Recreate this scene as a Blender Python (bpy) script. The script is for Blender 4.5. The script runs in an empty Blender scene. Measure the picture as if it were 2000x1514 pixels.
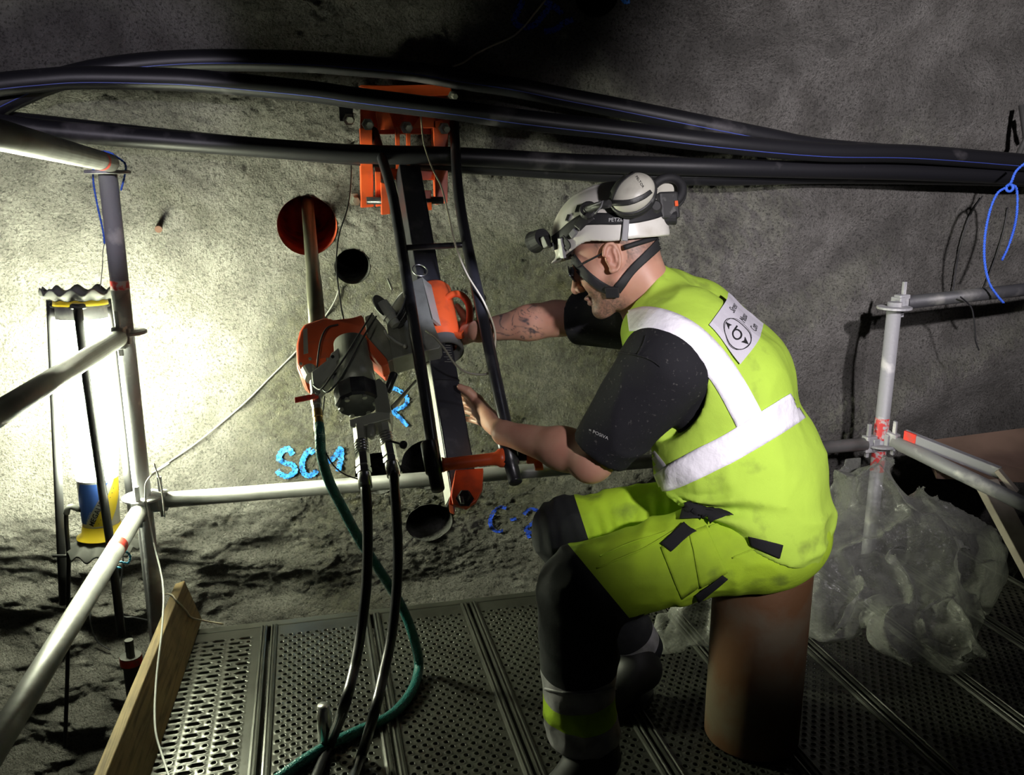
import bpy, bmesh, math, random
import numpy as np
from mathutils import Vector, Matrix, Quaternion
from mathutils.bvhtree import BVHTree

S = bpy.context.scene
COL = S.collection
random.seed(7)
RNG = np.random.default_rng(7)

# ------------------------------------------------------------------ camera
F = 1658.0; PITCH = math.radians(13.63); PSI = math.radians(13.5); CAMH = 1.32
cp_, sp_ = math.cos(PITCH), math.sin(PITCH); cy_, sy_ = math.cos(PSI), math.sin(PSI)
RT = np.array([cy_, -sy_, 0.0]); FW = np.array([sy_*cp_, cy_*cp_, -sp_]); UP = np.array([sy_*sp_, cy_*sp_, cp_])
CAM = np.array([0.0, 0.0, CAMH])
cam_data = bpy.data.cameras.new('camera'); cam = bpy.data.objects.new('camera', cam_data); COL.objects.link(cam)
cam_data.sensor_width = 36.0; cam_data.lens = F*36.0/2000.0; cam_data.clip_start = 0.02
M = Matrix(((RT[0], UP[0], -FW[0], CAM[0]), (RT[1], UP[1], -FW[1], CAM[1]), (RT[2], UP[2], -FW[2], CAM[2]), (0, 0, 0, 1)))
cam.matrix_world = M
S.camera = cam

# ------------------------------------------------------------------ world, lamps, exposure
w = bpy.data.worlds.new('tunnel_air'); S.world = w; w.use_nodes = True
w.node_tree.nodes['Background'].inputs[0].default_value = (0.75, 0.72, 0.85, 1)
w.node_tree.nodes['Background'].inputs[1].default_value = 0.0045
S.view_settings.view_transform = 'Standard'
try: S.view_settings.look = 'None'
except Exception: pass
S.view_settings.exposure = 0.0; S.view_settings.gamma = 1.0
S.view_settings.use_curve_mapping = False

def _ray(px, py): return RT*(px-1000)/F + UP*(757-py)/F + FW
def at(px, py, d): return CAM + _ray(px, py)*d
def atZ(px, py, z):
    r = _ray(px, py); return CAM + r*((z-CAMH)/r[2])
def atY(px, py, y):
    r = _ray(px, py); return CAM + r*(y/r[1])

def spot(name, loc, target, power, angle, blend, color, radius):
    d = bpy.data.lights.new(name, 'SPOT'); d.energy = power; d.spot_size = math.radians(angle); d.spot_blend = blend
    d.color = color; d.shadow_soft_size = radius
    o = bpy.data.objects.new(name, d); COL.objects.link(o); o.location = loc
    o.rotation_euler = (Vector(target)-Vector(loc)).to_track_quat('-Z', 'Y').to_euler()
    return o
# the photographer's flash from the right, then three added fill spots, no real lamps
spot('flash_light', (0.86, -0.22, 1.60), tuple(at(1500, 685, 2.2)), 215.0, 44.0, 0.85, (1.0, 0.94, 0.98), 0.05)
spot('upper_wall_fill', (1.20, -0.25, 2.05), tuple(at(1860, 290, 2.8)), 540.0, 46.0, 0.9, (1.0, 0.94, 0.98), 0.05)  # added spot that brightens the upper right wall, source unseen
spot('drill_fill_light', (-0.28, -0.05, 1.50), tuple(at(725, 690, 2.2)), 17.0, 15.0, 0.9, (1.0, 1.0, 0.86), 0.03)  # added fill that lifts the dark front of the drill
spot('left_wall_fill', (-0.75, -0.6, 1.75), tuple(at(-30, 170, 2.6)), 260.0, 26.0, 0.35, (0.92, 0.86, 1.0), 0.03)  # stand-in spot, gives the left wall its share of the flash

# ------------------------------------------------------------------ helpers
def V(p): return Vector((float(p[0]), float(p[1]), float(p[2])))
def mesh_np(name, verts, faces, smooth=False):
    me = bpy.data.meshes.new(name)
    verts = np.asarray(verts, dtype=np.float64)
    if isinstance(faces, np.ndarray):
        k = faces.shape[1]; n = len(faces)
        me.vertices.add(len(verts)); me.vertices.foreach_set('co', verts.ravel())
        me.loops.add(n*k); me.loops.foreach_set('vertex_index', faces.ravel().astype(np.int32))
        me.polygons.add(n); me.polygons.foreach_set('loop_start', np.arange(0, n*k, k, dtype=np.int32))
        me.polygons.foreach_set('loop_total', np.full(n, k, dtype=np.int32))
        me.update(calc_edges=True); me.validate()
    else:
        me.from_pydata([tuple(v) for v in verts], [], [tuple(f) for f in faces]); me.update()
    if smooth: me.polygons.foreach_set('use_smooth', [True]*len(me.polygons))
    return me
def link(name, me, mat=None, parent=None):
    o = bpy.data.objects.new(name, me); COL.objects.link(o)
    if mat is not None and me is not None and not me.materials: me.materials.append(mat)
    if parent is not None: o.parent = parent
    return o
def empty(name, loc=(0, 0, 0)):
    o = bpy.data.objects.new(name, None); COL.objects.link(o); o.location = loc; o.empty_display_size = .05
    return o
def tag(o, label=None, cat=None, group=None, kind=None):
    if label: o['label'] = label
    if cat: o['category'] = cat
    if group: o['group'] = group
    if kind: o['kind'] = kind
    return o

class MB:
    """collects shapes in one bmesh, in world coordinates"""
    def __init__(self): self.bm = bmesh.new()
    def _add(self, verts, faces, smooth):
        vs = [self.bm.verts.new(v) for v in verts]
        for f in faces:
            try:
                fc = self.bm.faces.new([vs[i] for i in f]); fc.smooth = smooth
            except ValueError: pass
        return vs
    def tube(self, pts, r, seg=12, cap=True, smooth=True, closed=False):
        pts = [V(p) for p in pts]; n = len(pts)
        rs = r if hasattr(r, '__len__') else [r]*n
        t0 = (pts[1]-pts[0]).normalized()
        a = Vector((0, 0, 1)) if abs(t0.z) < .9 else Vector((1, 0, 0))
        u = t0.cross(a).normalized(); verts = []; prev = t0
        for i in range(n):
            if closed: t = (pts[(i+1) % n]-pts[i-1]).normalized()
            else: t = (pts[min(i+1, n-1)]-pts[max(i-1, 0)]).normalized()
            q = prev.rotation_difference(t); u = q @ u; u = (u-t*u.dot(t)).normalized(); prev = t
            v = t.cross(u)
            for k in range(seg):
                an = 2*math.pi*k/seg
                verts.append(pts[i]+(u*math.cos(an)+v*math.sin(an))*rs[i])
        faces = []
        for i in range(n if closed else n-1):
            j = (i+1) % n
            for k in range(seg):
                k2 = (k+1) % seg
                faces.append((i*seg+k, i*seg+k2, j*seg+k2, j*seg+k))
        vs = self._add(verts, faces, smooth)
        if cap and not closed:
            for idx in (list(range(seg))[::-1], [(n-1)*seg+k for k in range(seg)]):
                try: self.bm.faces.new([vs[i] for i in idx])
                except ValueError: pass
        return self
    def lathe(self, p, axis, prof, seg=20, smooth=True, cap=True):
        """prof: list of (distance along axis, radius)"""
        p = V(p); ax = V(axis).normalized()
        pts = [p+ax*s for s, r in prof]
        a = Vector((0, 0, 1)) if abs(ax.z) < .9 else Vector((1, 0, 0))
        u = ax.cross(a).normalized(); v = ax.cross(u); verts = []
        for (s, r), q in zip(prof, pts):
            for k in range(seg):
                an = 2*math.pi*k/seg; verts.append(q+(u*math.cos(an)+v*math.sin(an))*r)
        faces = [(i*seg+k, i*seg+(k+1) % seg, (i+1)*seg+(k+1) % seg, (i+1)*seg+k) for i in range(len(prof)-1) for k in range(seg)]
        vs = self._add(verts, faces, smooth)
        if cap:
            for idx in (list(range(seg))[::-1], [(len(prof)-1)*seg+k for k in range(seg)]):
                try: self.bm.faces.new([vs[i] for i in idx])
                except ValueError: pass
        return self
    def box(self, c, x, y, z, hx, hy, hz, bevel=0):
        """box with centre c, unit axes x,y,z and half sizes"""
        c, x, y, z = V(c), V(x).normalized(), V(y).normalized(), V(z).normalized()
        vs = []
        for sx in (-1, 1):
            for sy in (-1, 1):
                for sz in (-1, 1): vs.append(c+x*hx*sx+y*hy*sy+z*hz*sz)
        fs = [(0, 1, 3, 2), (4, 6, 7, 5), (0, 4, 5, 1), (2, 3, 7, 6), (0, 2, 6, 4), (1, 5, 7, 3)]
        nv = self._add(vs, fs, False)
        if bevel:
            es = set(); 
            for v in nv:
                for e in v.link_edges: es.add(e)
            bmesh.ops.bevel(self.bm, geom=list(es), offset=bevel, segments=2, affect='EDGES', profile=.5)
        return self
    def prism(self, poly, o, ux, uy, uz, depth, bevel=0):
        """polygon (2d) in plane o+ux,uy extruded along uz by depth"""
        o, ux, uy, uz = V(o), V(ux), V(uy), V(uz).normalized()
        n = len(poly)
        a = [o+ux*x+uy*y for x, y in poly]; b = [p+uz*depth for p in a]
        fs = [tuple(range(n))[::-1], tuple(range(n, 2*n))]+[(i, (i+1) % n, n+(i+1) % n, n+i) for i in range(n)]
        nv = self._add(a+b, fs, False)
        if bevel:
            es = set()
            for v in nv:
                for e in v.link_edges: es.add(e)
            bmesh.ops.bevel(self.bm, geom=list(es), offset=bevel, segments=2, affect='EDGES', profile=.5)
        return self
    def torus(self, c, axis, R, r, seg=24, rs=8, a0=0, a1=2*math.pi):
        c, ax = V(c), V(axis).normalized()
        a = Vector((0, 0, 1)) if abs(ax.z) < .9 else Vector((1, 0, 0))
        u = ax.cross(a).normalized(); v = ax.cross(u)
        full = abs(a1-a0-2*math.pi) < 1e-6
        pts = [c+(u*math.cos(a0+(a1-a0)*i/seg)+v*math.sin(a0+(a1-a0)*i/seg))*R for i in range(seg if full else seg+1)]
        return self.tube(pts, r, rs, closed=full)
    def ball(self, c, r, seg=12):
        return self.lathe(V(c)-Vector((0, 0, r)), (0, 0, 1), [(r-r*math.cos(math.pi*i/8), max(r*math.sin(math.pi*i/8), 1e-4)) for i in range(9)], seg)
    def build(self, name, mat, parent=None):
        bmesh.ops.recalc_face_normals(self.bm, faces=self.bm.faces)
        me = bpy.data.meshes.new(name); self.bm.to_mesh(me); self.bm.free()
        o = link(name, me, mat, parent)
        if parent is not None:
            o.matrix_parent_inverse = parent_inv(parent)
        return o
def parent_inv(p):
    m = Matrix.Identity(4); chain = []
    q = p
    while q is not None:
        chain.append(q); q = q.parent
    for q in reversed(chain):
        m = m @ q.matrix_parent_inverse @ q.matrix_basis
    return m.inverted()
def put(name, me, mat, parent=None):
    o = link(name, me, mat, parent)
    if parent is not None: o.matrix_parent_inverse = parent_inv(parent)
    return o
def smooth_path(pts, n=8):
    """Catmull-Rom through points"""
    P = [np.array(p, float) for p in pts]; P = [2*P[0]-P[1]]+P+[2*P[-1]-P[-2]]
    out = []
    for i in range(1, len(P)-2):
        for k in range(n):
            t = k/n
            out.append(.5*(2*P[i]+(P[i+1]-P[i-1])*t+(2*P[i-1]-5*P[i]+4*P[i+1]-P[i+2])*t*t+(3*P[i]-P[i-1]-3*P[i+1]+P[i+2])*t**3))
    out.append(P[-2]); return out
def nrm(v): v = np.asarray(v, float); return v/np.linalg.norm(v)

# ------------------------------------------------------------------ numpy noise and signed distances
def _hash(ix, iy, iz):
    h = (ix.astype(np.int64)*374761393+iy.astype(np.int64)*668265263+iz.astype(np.int64)*2147483647) & 0xffffffff
    h = ((h ^ (h >> 13))*1274126177) & 0xffffffff
    h = h ^ (h >> 16)
    return (h & 0xffff)/65535.0
def vnoise(x, y, z):
    x, y, z = np.broadcast_arrays(x, y, z)
    ix, iy, iz = np.floor(x), np.floor(y), np.floor(z)
    fx, fy, fz = x-ix, y-iy, z-iz
    fx, fy, fz = fx*fx*fx*(fx*(fx*6-15)+10), fy*fy*fy*(fy*(fy*6-15)+10), fz*fz*fz*(fz*(fz*6-15)+10)
    ix, iy, iz = ix.astype(np.int64), iy.astype(np.int64), iz.astype(np.int64)
    def h(a, b, c): return _hash(ix+a, iy+b, iz+c)
    x00 = h(0, 0, 0)*(1-fx)+h(1, 0, 0)*fx; x10 = h(0, 1, 0)*(1-fx)+h(1, 1, 0)*fx
    x01 = h(0, 0, 1)*(1-fx)+h(1, 0, 1)*fx; x11 = h(0, 1, 1)*(1-fx)+h(1, 1, 1)*fx
    y0 = x00*(1-fy)+x10*fy; y1 = x01*(1-fy)+x11*fy
    return (y0*(1-fz)+y1*fz)*2-1
def fbm(x, y, z, o=4, g=.5):
    s = 0; a = 1.0; f = 1.0
    for i in range(o):
        s = s+a*vnoise(x*f+i*17.3, y*f+i*9.1, z*f+i*5.7); a *= g; f *= 2.03
    return s
def sm(a, b, k):
    h = np.clip(.5+.5*(b-a)/k, 0, 1)
    return b*(1-h)+a*h-k*h*(1-h)
def smax(a, b, k): return -sm(-a, -b, k)
def caps(P, a, b, r1, r2=None):
    a = np.asarray(a, float); b = np.asarray(b, float); r2 = r1 if r2 is None else r2
    ab = b-a; t = np.clip(((P-a)@ab)/(ab@ab), 0, 1)
    return np.linalg.norm(P-a-t[..., None]*ab, axis=-1)-(r1+(r2-r1)*t)
def elli(P, c, ax, r):
    """ax: 3x3 rows = axes"""
    q = (P-np.asarray(c))@np.asarray(ax).T
    r = np.asarray(r, float)
    k0 = np.linalg.norm(q/r, axis=-1); k1 = np.linalg.norm(q/(r*r), axis=-1)+1e-9
    return k0*(k0-1)/k1
def rbox(P, c, ax, h, rd):
    q = np.abs((P-np.asarray(c))@np.asarray(ax).T)-np.asarray(h)+rd
    return np.linalg.norm(np.maximum(q, 0), axis=-1)+np.minimum(q.max(-1), 0)-rd
def surf(fn, lo, hi, h):
    """surface nets: returns verts, quads"""
    lo = np.asarray(lo, float); hi = np.asarray(hi, float)
    n = np.ceil((hi-lo)/h).astype(int)+1
    g = np.stack(np.meshgrid(*[lo[i]+h*np.arange(n[i]) for i in range(3)], indexing='ij'), -1)
    D = np.empty(tuple(n))
    for i in range(0, n[0], 24): D[i:i+24] = fn(g[i:i+24])
    # close the volume at the border
    D[0] = np.maximum(D[0], 1e-4); D[-1] = np.maximum(D[-1], 1e-4); D[:, 0] = np.maximum(D[:, 0], 1e-4); D[:, -1] = np.maximum(D[:, -1], 1e-4)
    D[:, :, 0] = np.maximum(D[:, :, 0], 1e-4); D[:, :, -1] = np.maximum(D[:, :, -1], 1e-4)
    neg = D < 0
    m = n-1
    def c(a, b, d): return D[a:a+m[0], b:b+m[1], d:d+m[2]]
    def cs(a, b, d): return neg[a:a+m[0], b:b+m[1], d:d+m[2]]
    cnt = np.zeros(tuple(m), int)
    corners = [(a, b, d) for a in (0, 1) for b in (0, 1) for d in (0, 1)]
    for k in corners: cnt += cs(*k)
    act = (cnt > 0) & (cnt < 8)
    idx = np.full(tuple(m), -1, int); idx[act] = np.arange(act.sum())
    acc = np.zeros((act.sum(), 3)); num = np.zeros(act.sum())
    for p in corners:
        for ax in range(3):
            if p[ax] == 0:
                q = list(p); q[ax] = 1; q = tuple(q)
                d0 = c(*p)[act]; d1 = c(*q)[act]; x = (d0 < 0) != (d1 < 0)
                t = np.where(x, d0/np.where(x, d0-d1, 1), 0)
                for j in range(3):
                    acc[:, j] += np.where(x, p[j]+(t if j == ax else 0), 0)
                num += x
    base = np.argwhere(act)
    verts = lo+h*(base+acc/num[:, None])
    faces = []
    for ax in range(3):
        b_, c_ = (ax+1) % 3, (ax+2) % 3
        sl0 = [slice(1, m[i]) for i in range(3)]; sl1 = [slice(1, m[i]) for i in range(3)]
        sl0[ax] = slice(0, m[ax]); sl1[ax] = slice(1, m[ax]+1)
        a0 = neg[tuple(sl0)]; a1 = neg[tuple(sl1)]
        e = np.argwhere(a0 != a1)
        if not len(e): continue
        s = a0[tuple(e.T)]
        off = np.ones(3, int); off[ax] = 0
        e = e+off
        db = np.zeros(3, int); db[b_] = 1; dc = np.zeros(3, int); dc[c_] = 1
        def I(k): return idx[tuple(k.T)]
        q = np.stack([I(e-db-dc), I(e-dc), I(e), I(e-db)], 1)
        q = np.where(s[:, None], q, q[:, ::-1])
        faces.append(q)
    return verts, np.concatenate(faces)
def sdf_mesh(name, fn, lo, hi, h, relax=1):
    v, f = surf(fn, lo, hi, h)
    for _ in range(relax):
        acc = np.zeros_like(v); n = np.zeros(len(v))
        for k in range(4):
            a, b = f[:, k], f[:, (k+1) % 4]
            np.add.at(acc, a, v[b]); np.add.at(n, a, 1)
            np.add.at(acc, b, v[a]); np.add.at(n, b, 1)
        v = .5*v+.5*acc/np.maximum(n, 1)[:, None]
    return mesh_np(name, v, f, True)

# ------------------------------------------------------------------ materials
def mat(name, col, rough=.5, metal=0, bump=None, var=None, spec=.5, **kw):
    """bump: (scale, strength, distance); var: (scale, colour2, lo, hi[, detail]) mixes a second colour by noise"""
    m = bpy.data.materials.new(name); m.use_nodes = True
    nt = m.node_tree; b = nt.nodes['Principled BSDF']
    b.inputs['Base Color'].default_value = (*col, 1); b.inputs['Roughness'].default_value = rough
    b.inputs['Metallic'].default_value = metal; b.inputs['Specular IOR Level'].default_value = spec
    for k, v in kw.items(): b.inputs[k.replace('_', ' ')].default_value = v
    tc = nt.nodes.new('ShaderNodeTexCoord')
    if var:
        n = nt.nodes.new('ShaderNodeTexNoise'); n.inputs['Scale'].default_value = var[0]
        n.inputs['Detail'].default_value = var[4] if len(var) > 4 else 6
        nt.links.new(tc.outputs['Object'], n.inputs['Vector'])
        mr = nt.nodes.new('ShaderNodeMapRange'); mr.inputs[1].default_value = var[2]; mr.inputs[2].default_value = var[3]
        nt.links.new(n.outputs[0], mr.inputs[0])
        mx = nt.nodes.new('ShaderNodeMix'); mx.data_type = 'RGBA'
        mx.inputs[6].default_value = (*col, 1); mx.inputs[7].default_value = (*var[1], 1)
        nt.links.new(mr.outputs[0], mx.inputs[0]); nt.links.new(mx.outputs[2], b.inputs['Base Color'])
    if bump:
        n2 = nt.nodes.new('ShaderNodeTexNoise'); n2.inputs['Scale'].default_value = bump[0]; n2.inputs['Detail'].default_value = 4
        nt.links.new(tc.outputs['Object'], n2.inputs['Vector'])
        bp = nt.nodes.new('ShaderNodeBump'); bp.inputs['Strength'].default_value = bump[1]; bp.inputs['Distance'].default_value = bump[2]
        nt.links.new(n2.outputs[0], bp.inputs['Height']); nt.links.new(bp.outputs[0], b.inputs['Normal'])
    return m

def rock_mat():
    m = bpy.data.materials.new('sprayed_rock'); m.use_nodes = True
    nt = m.node_tree; b = nt.nodes['Principled BSDF']; N = nt.nodes.new; L = nt.links.new
    tc = N('ShaderNodeTexCoord')
    def noise(sc, det=6, rough=.55):
        n = N('ShaderNodeTexNoise'); n.inputs['Scale'].default_value = sc; n.inputs['Detail'].default_value = det; n.inputs['Roughness'].default_value = rough
        L(tc.outputs['Object'], n.inputs['Vector']); return n.outputs[0]
    def ramp(src, a, b_, c0, c1):
        r = N('ShaderNodeMapRange'); r.inputs[1].default_value = a; r.inputs[2].default_value = b_; r.inputs[3].default_value = c0; r.inputs[4].default_value = c1
        L(src, r.inputs[0]); return r.outputs[0]
    def mix(f, a, c):
        x = N('ShaderNodeMix'); x.data_type = 'RGBA'; L(f, x.inputs[0])
        if isinstance(a, tuple): x.inputs[6].default_value = (*a, 1)
        else: L(a, x.inputs[6])
        if isinstance(c, tuple): x.inputs[7].default_value = (*c, 1)
        else: L(c, x.inputs[7])
        return x.outputs[2]
    at_ = N('ShaderNodeAttribute'); at_.attribute_name = 'damp_shade'
    c = mix(ramp(noise(7), .38, .66, 0, 1), (.20, .19, .172), (.35, .335, .31))
    c = mix(ramp(noise(120, 8, .75), .50, .61, 0, .85), c, (.055, .052, .045))  # dark flecks painted in for the shade of small pits
    damp_shade = N('ShaderNodeMath'); damp_shade.operation = 'MULTIPLY'; L(at_.outputs['Fac'], damp_shade.inputs[0]); L(ramp(noise(4), .3, .6, .55, 1), damp_shade.inputs[1])
    c2 = mix(ramp(noise(28, 8, .7), .42, .62, 0, 1), (.042, .041, .024), (.140, .135, .083))  # wet rock tones, deepened further to imitate the lamp's falloff
    c = mix(damp_shade.outputs[0], c, c2)
    L(c, b.inputs['Base Color'])
    r = N('ShaderNodeMath'); r.operation = 'MULTIPLY_ADD'; L(damp_shade.outputs[0], r.inputs[0]); r.inputs[1].default_value = -.62; r.inputs[2].default_value = .88
    L(r.outputs[0], b.inputs['Roughness'])
    h1 = noise(62, 8, .72); h2 = noise(190, 4, .6)
    ad = N('ShaderNodeMath'); ad.operation = 'MULTIPLY_ADD'; L(h2, ad.inputs[0]); ad.inputs[1].default_value = .35; L(h1, ad.inputs[2])
    bp = N('ShaderNodeBump'); bp.inputs['Strength'].default_value = 1.0; bp.inputs['Distance'].default_value = .07
    L(ad.outputs[0], bp.inputs['Height']); L(bp.outputs[0], b.inputs['Normal'])
    return m

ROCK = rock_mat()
GALV = mat('galvanised_steel', (.24, .24, .235), .5, .45, bump=(60, .25, .002), var=(9, (.14, .14, .135), .42, .7))
GALVD = mat('worn_grey_steel', (.30, .30, .315), .6, .3, bump=(80, .4, .002), var=(14, (.55, .54, .53), .55, .68))
DECK = mat('wet_deck_steel', (.062, .064, .054), .34, .35, bump=(35, .2, .003), var=(8, (.038, .038, .032), .4, .7))
REDP = mat('red_marking_paint', (.75, .05, .03), .5, 0, var=(60, (.4, .1, .08), .5, .7))
WEDGE = mat('dark_wedge_steel', (.10, .10, .095), .55, .6, bump=(90, .3, .002))
PIPE = mat('black_polyethylene', (.008, .008, .010), .45, 0, bump=(50, .12, .002), var=(7, (.075, .070, .075), .60, .78, 9), spec=.3)
BLUELINE = mat('blue_stripe', (.03, .05, .26), .5)
WOOD = mat('weathered_board', (.27, .19, .075), .8, 0, bump=(40, .4, .003), var=(6, (.17, .12, .05), .4, .65))
# wood grain: noise stretched along the board
def grain(m, dark):
    nt = m.node_tree; b = nt.nodes['Principled BSDF']; tc = nt.nodes.new('ShaderNodeTexCoord'); mp = nt.nodes.new('ShaderNodeMapping'); mp.inputs['Scale'].default_value = (60, 3, 60)
    n = nt.nodes.new('ShaderNodeTexNoise'); n.inputs['Scale'].default_value = 1.6; n.inputs['Detail'].default_value = 8; n.inputs['Distortion'].default_value = .6
    nt.links.new(tc.outputs['Object'], mp.inputs[0]); nt.links.new(mp.outputs[0], n.inputs['Vector'])
    mr = nt.nodes.new('ShaderNodeMapRange'); mr.inputs[1].default_value = .48; mr.inputs[2].default_value = .72; nt.links.new(n.outputs[0], mr.inputs[0])
    src = b.inputs['Base Color'].links[0].from_socket
    mx = nt.nodes.new('ShaderNodeMix'); mx.data_type = 'RGBA'; nt.links.new(mr.outputs[0], mx.inputs[0]); nt.links.new(src, mx.inputs[6]); mx.inputs[7].default_value = (*dark, 1)
    nt.links.new(mx.outputs[2], b.inputs['Base Color'])
grain(WOOD, (.085, .055, .022))
WOODP = mat('pale_timber', (.42, .37, .31), .8, 0, bump=(40, .3, .002), var=(8, (.28, .24, .2), .4, .65))
WOODB = mat('brown_plywood', (.19, .12, .09), .75, 0, var=(5, (.12, .075, .055), .4, .65))
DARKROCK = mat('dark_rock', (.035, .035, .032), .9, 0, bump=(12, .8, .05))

# ------------------------------------------------------------------ the rock wall
def wall_y(x, z):
    """y of the tunnel wall's face at x, z"""
    x = np.asarray(x, float); z = np.asarray(z, float)
    t_ = np.clip((x-.55)/.85, 0, 1); b = 2.98-.14*t_*t_*(3-2*t_)-.05*np.clip(z-1.35, 0, 2)**1.3+.40*np.clip(.22-z+.05*vnoise(x*3, 0*x, 0*x+6), 0, .5)
    b = b+.08*np.clip(x-1.7, 0, 3)
    b = b+.030*fbm(x*1.1, z*1.1, 0*x+3.1, 2)
    # wide slanted waves of the sprayed layer, stronger to the right
    k = np.clip((x-.2)*.8, 0, 1)
    b = b+k*.046*np.sin((z*1.0-x*.45)*13+2.0*vnoise(x*1.8, z*1.8, 0*x+8))*np.clip(.55+vnoise(x*2, z*2, 0*x+1), 0, 1)
    b = b+.0055*fbm(x*6, z*7, 0*x+.7, 3)+.0032*fbm(x*36+z*14, z*48, 0*x+5.5, 3, .8)
    # broken ledges low on the left
    lf = np.clip((.35-z)*2, 0, 1)*np.clip((.2-x)*1.5, 0, 1)
    b = b+lf*.038*fbm(x*5+.5*z, z*9, 0*x+2.2, 3)
    return b
HOLES = []   # x, z, radius of the bore holes
for px, py, r in ((600, 441, 57), (688, 521, 34), (738, 926, 44), (836, 908, 52), (838, 1020, 45), (1165, -12, 42)):
    p = atY(px, py, 2.95)
    for _ in range(4): p = atY(px, py, float(wall_y(p[0], p[2])))
    d = float((p-CAM)@FW)
    HOLES.append((p[0], p[2], r/F*d))
GX, GZ, GH = (-2.3, 3.6), (-1.5, 2.5), .0078
nx = int((GX[1]-GX[0])/GH); nz = int((GZ[1]-GZ[0])/GH)
X, Z = np.meshgrid(np.linspace(*GX, nx), np.linspace(*GZ, nz), indexing='ij')
kill = np.zeros(X.shape, bool)
for hx, hz, hr in HOLES:
    d = np.hypot(X-hx, Z-hz); ring = (d < hr+GH*.75)
    s = np.where(ring & (d > hr-GH*.75), hr/np.maximum(d, 1e-6), 1)
    X = hx+(X-hx)*s; Z = hz+(Z-hz)*s
    kill |= (np.hypot(X-hx, Z-hz) < hr-1e-6)
Yw = wall_y(X, Z)
ids = np.arange(nx*nz).reshape(nx, nz)
f = np.stack([ids[:-1, :-1], ids[1:, :-1], ids[1:, 1:], ids[:-1, 1:]], -1)
kk = kill[:-1, :-1] | kill[1:, :-1] | kill[1:, 1:] | kill[:-1, 1:]
me = mesh_np('wall_back', np.stack([X, Yw, Z], -1).reshape(-1, 3), f[~kk].reshape(-1, 4), True)
a = me.attributes.new('damp_shade', 'FLOAT', 'POINT')
dm = np.exp(-(((X-.50)/.78)**2+((Z-.55)/.62)**2)**2)
dm = np.clip((dm-.25)*2.2, 0, 1)
dm = np.clip(dm*1.1+.25*fbm(X*3, Z*3, 0*X+4, 3)*(dm > .03), 0, 1)
dm = np.maximum(dm, np.clip(.75*np.exp(-((X-.1)/.25)**2)*np.clip((.75-Z)*3, 0, 1), 0, 1))
a.data.foreach_set('value', dm.ravel().astype(np.float32))
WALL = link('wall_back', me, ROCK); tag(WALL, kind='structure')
for i, (hx, hz, hr) in enumerate(HOLES):
    b = MB(); y0 = float(wall_y(hx, hz))
    dirv = np.array([0.0, 1, .12]); y1 = .5
    seg = 40; prof = [(.0, hr*1.0), (.03, hr), (.3, hr), (.55, hr)]
    ring = [(hx+hr*1.004*math.cos(2*math.pi*k/seg), hz+hr*1.004*math.sin(2*math.pi*k/seg)) for k in range(seg)]
    verts = []
    for s in (0, .02, .2, .5):
        for x_, z_ in ring: verts.append((x_, float(wall_y(x_, z_))*(1-min(s*50, 1))+(y0+s)*min(s*50, 1) if s else float(wall_y(x_, z_))-.002, z_+s*.10))
    faces = [(r_*seg+k, r_*seg+(k+1) % seg, (r_+1)*seg+(k+1) % seg, (r_+1)*seg+k) for r_ in range(3) for k in range(seg)]
    faces.append(tuple(3*seg+k for k in range(seg)))
    b._add(verts, faces, True)
    if i == 0: mt = mat('red_lead_casing', (.42, .07, .03), .45, .1, var=(12, (.15, .04, .03), .45, .65))
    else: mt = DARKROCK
    o = b.build('borehole_casing' if i == 0 else 'borehole', mt, WALL)
    if i == 0: o['label'] = 'red primed steel casing lining the upper bore hole'

# sprayed paint marks, thin strokes that follow the rock face
PAINT = bpy.data.materials.new('blue_spray_paint'); PAINT.use_nodes = True
nt = PAINT.node_tree; b = nt.nodes['Principled BSDF']; b.inputs['Base Color'].default_value = (.035, .24, .80, 1); b.inputs['Roughness'].default_value = .5
n = nt.nodes.new('ShaderNodeTexNoise'); n.inputs['Scale'].default_value = 150; n.inputs['Detail'].default_value = 3
tc = nt.nodes.new('ShaderNodeTexCoord'); nt.links.new(tc.outputs['Object'], n.inputs['Vector'])
mr = nt.nodes.new('ShaderNodeMapRange'); mr.inputs[1].default_value = .36; mr.inputs[2].default_value = .46; nt.links.new(n.outputs[0], mr.inputs[0]); nt.links.new(mr.outputs[0], b.inputs['Alpha'])
PAINTD = PAINT.copy(); PAINTD.name = 'dark_blue_spray_paint'; PAINTD.node_tree.nodes['Principled BSDF'].inputs['Base Color'].default_value = (.02, .07, .55, 1)
def stroke_ribbon(mb, pts, width):
    pts = [np.array(p, float) for p in smooth_path(pts, 10)]
    L = []
    for p in pts:
        q = atY(p[0], p[1], 2.95)
        for _ in range(3): q = atY(p[0], p[1], float(wall_y(q[0], q[2])))
        L.append(np.array([q[0], q[2]]))
    W = width/F*2.9/2; verts = []; nn = 5
    for i, p in enumerate(L):
        t = L[min(i+1, len(L)-1)]-L[max(i-1, 0)]; t = t/(np.linalg.norm(t)+1e-9); n_ = np.array([-t[1], t[0]])
        ww = W*(.85+.3*math.sin(i*1.7+p[0]*90)*.4)
        for k in range(nn):
            q = p+n_*ww*(k/(nn-1)*2-1); verts.append((q[0], float(wall_y(q[0], q[1]))-.0045, q[1]))
    mb._add(verts, [(i*nn+k, i*nn+k+1, (i+1)*nn+k+1, (i+1)*nn+k) for i in range(len(L)-1) for k in range(nn-1)], True)
def paint_mark(name, strokes, wd, m, label):
    b = MB()
    for s_ in strokes: stroke_ribbon(b, s_, wd)
    o = b.build(name, m, WALL); o['label'] = label
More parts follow.
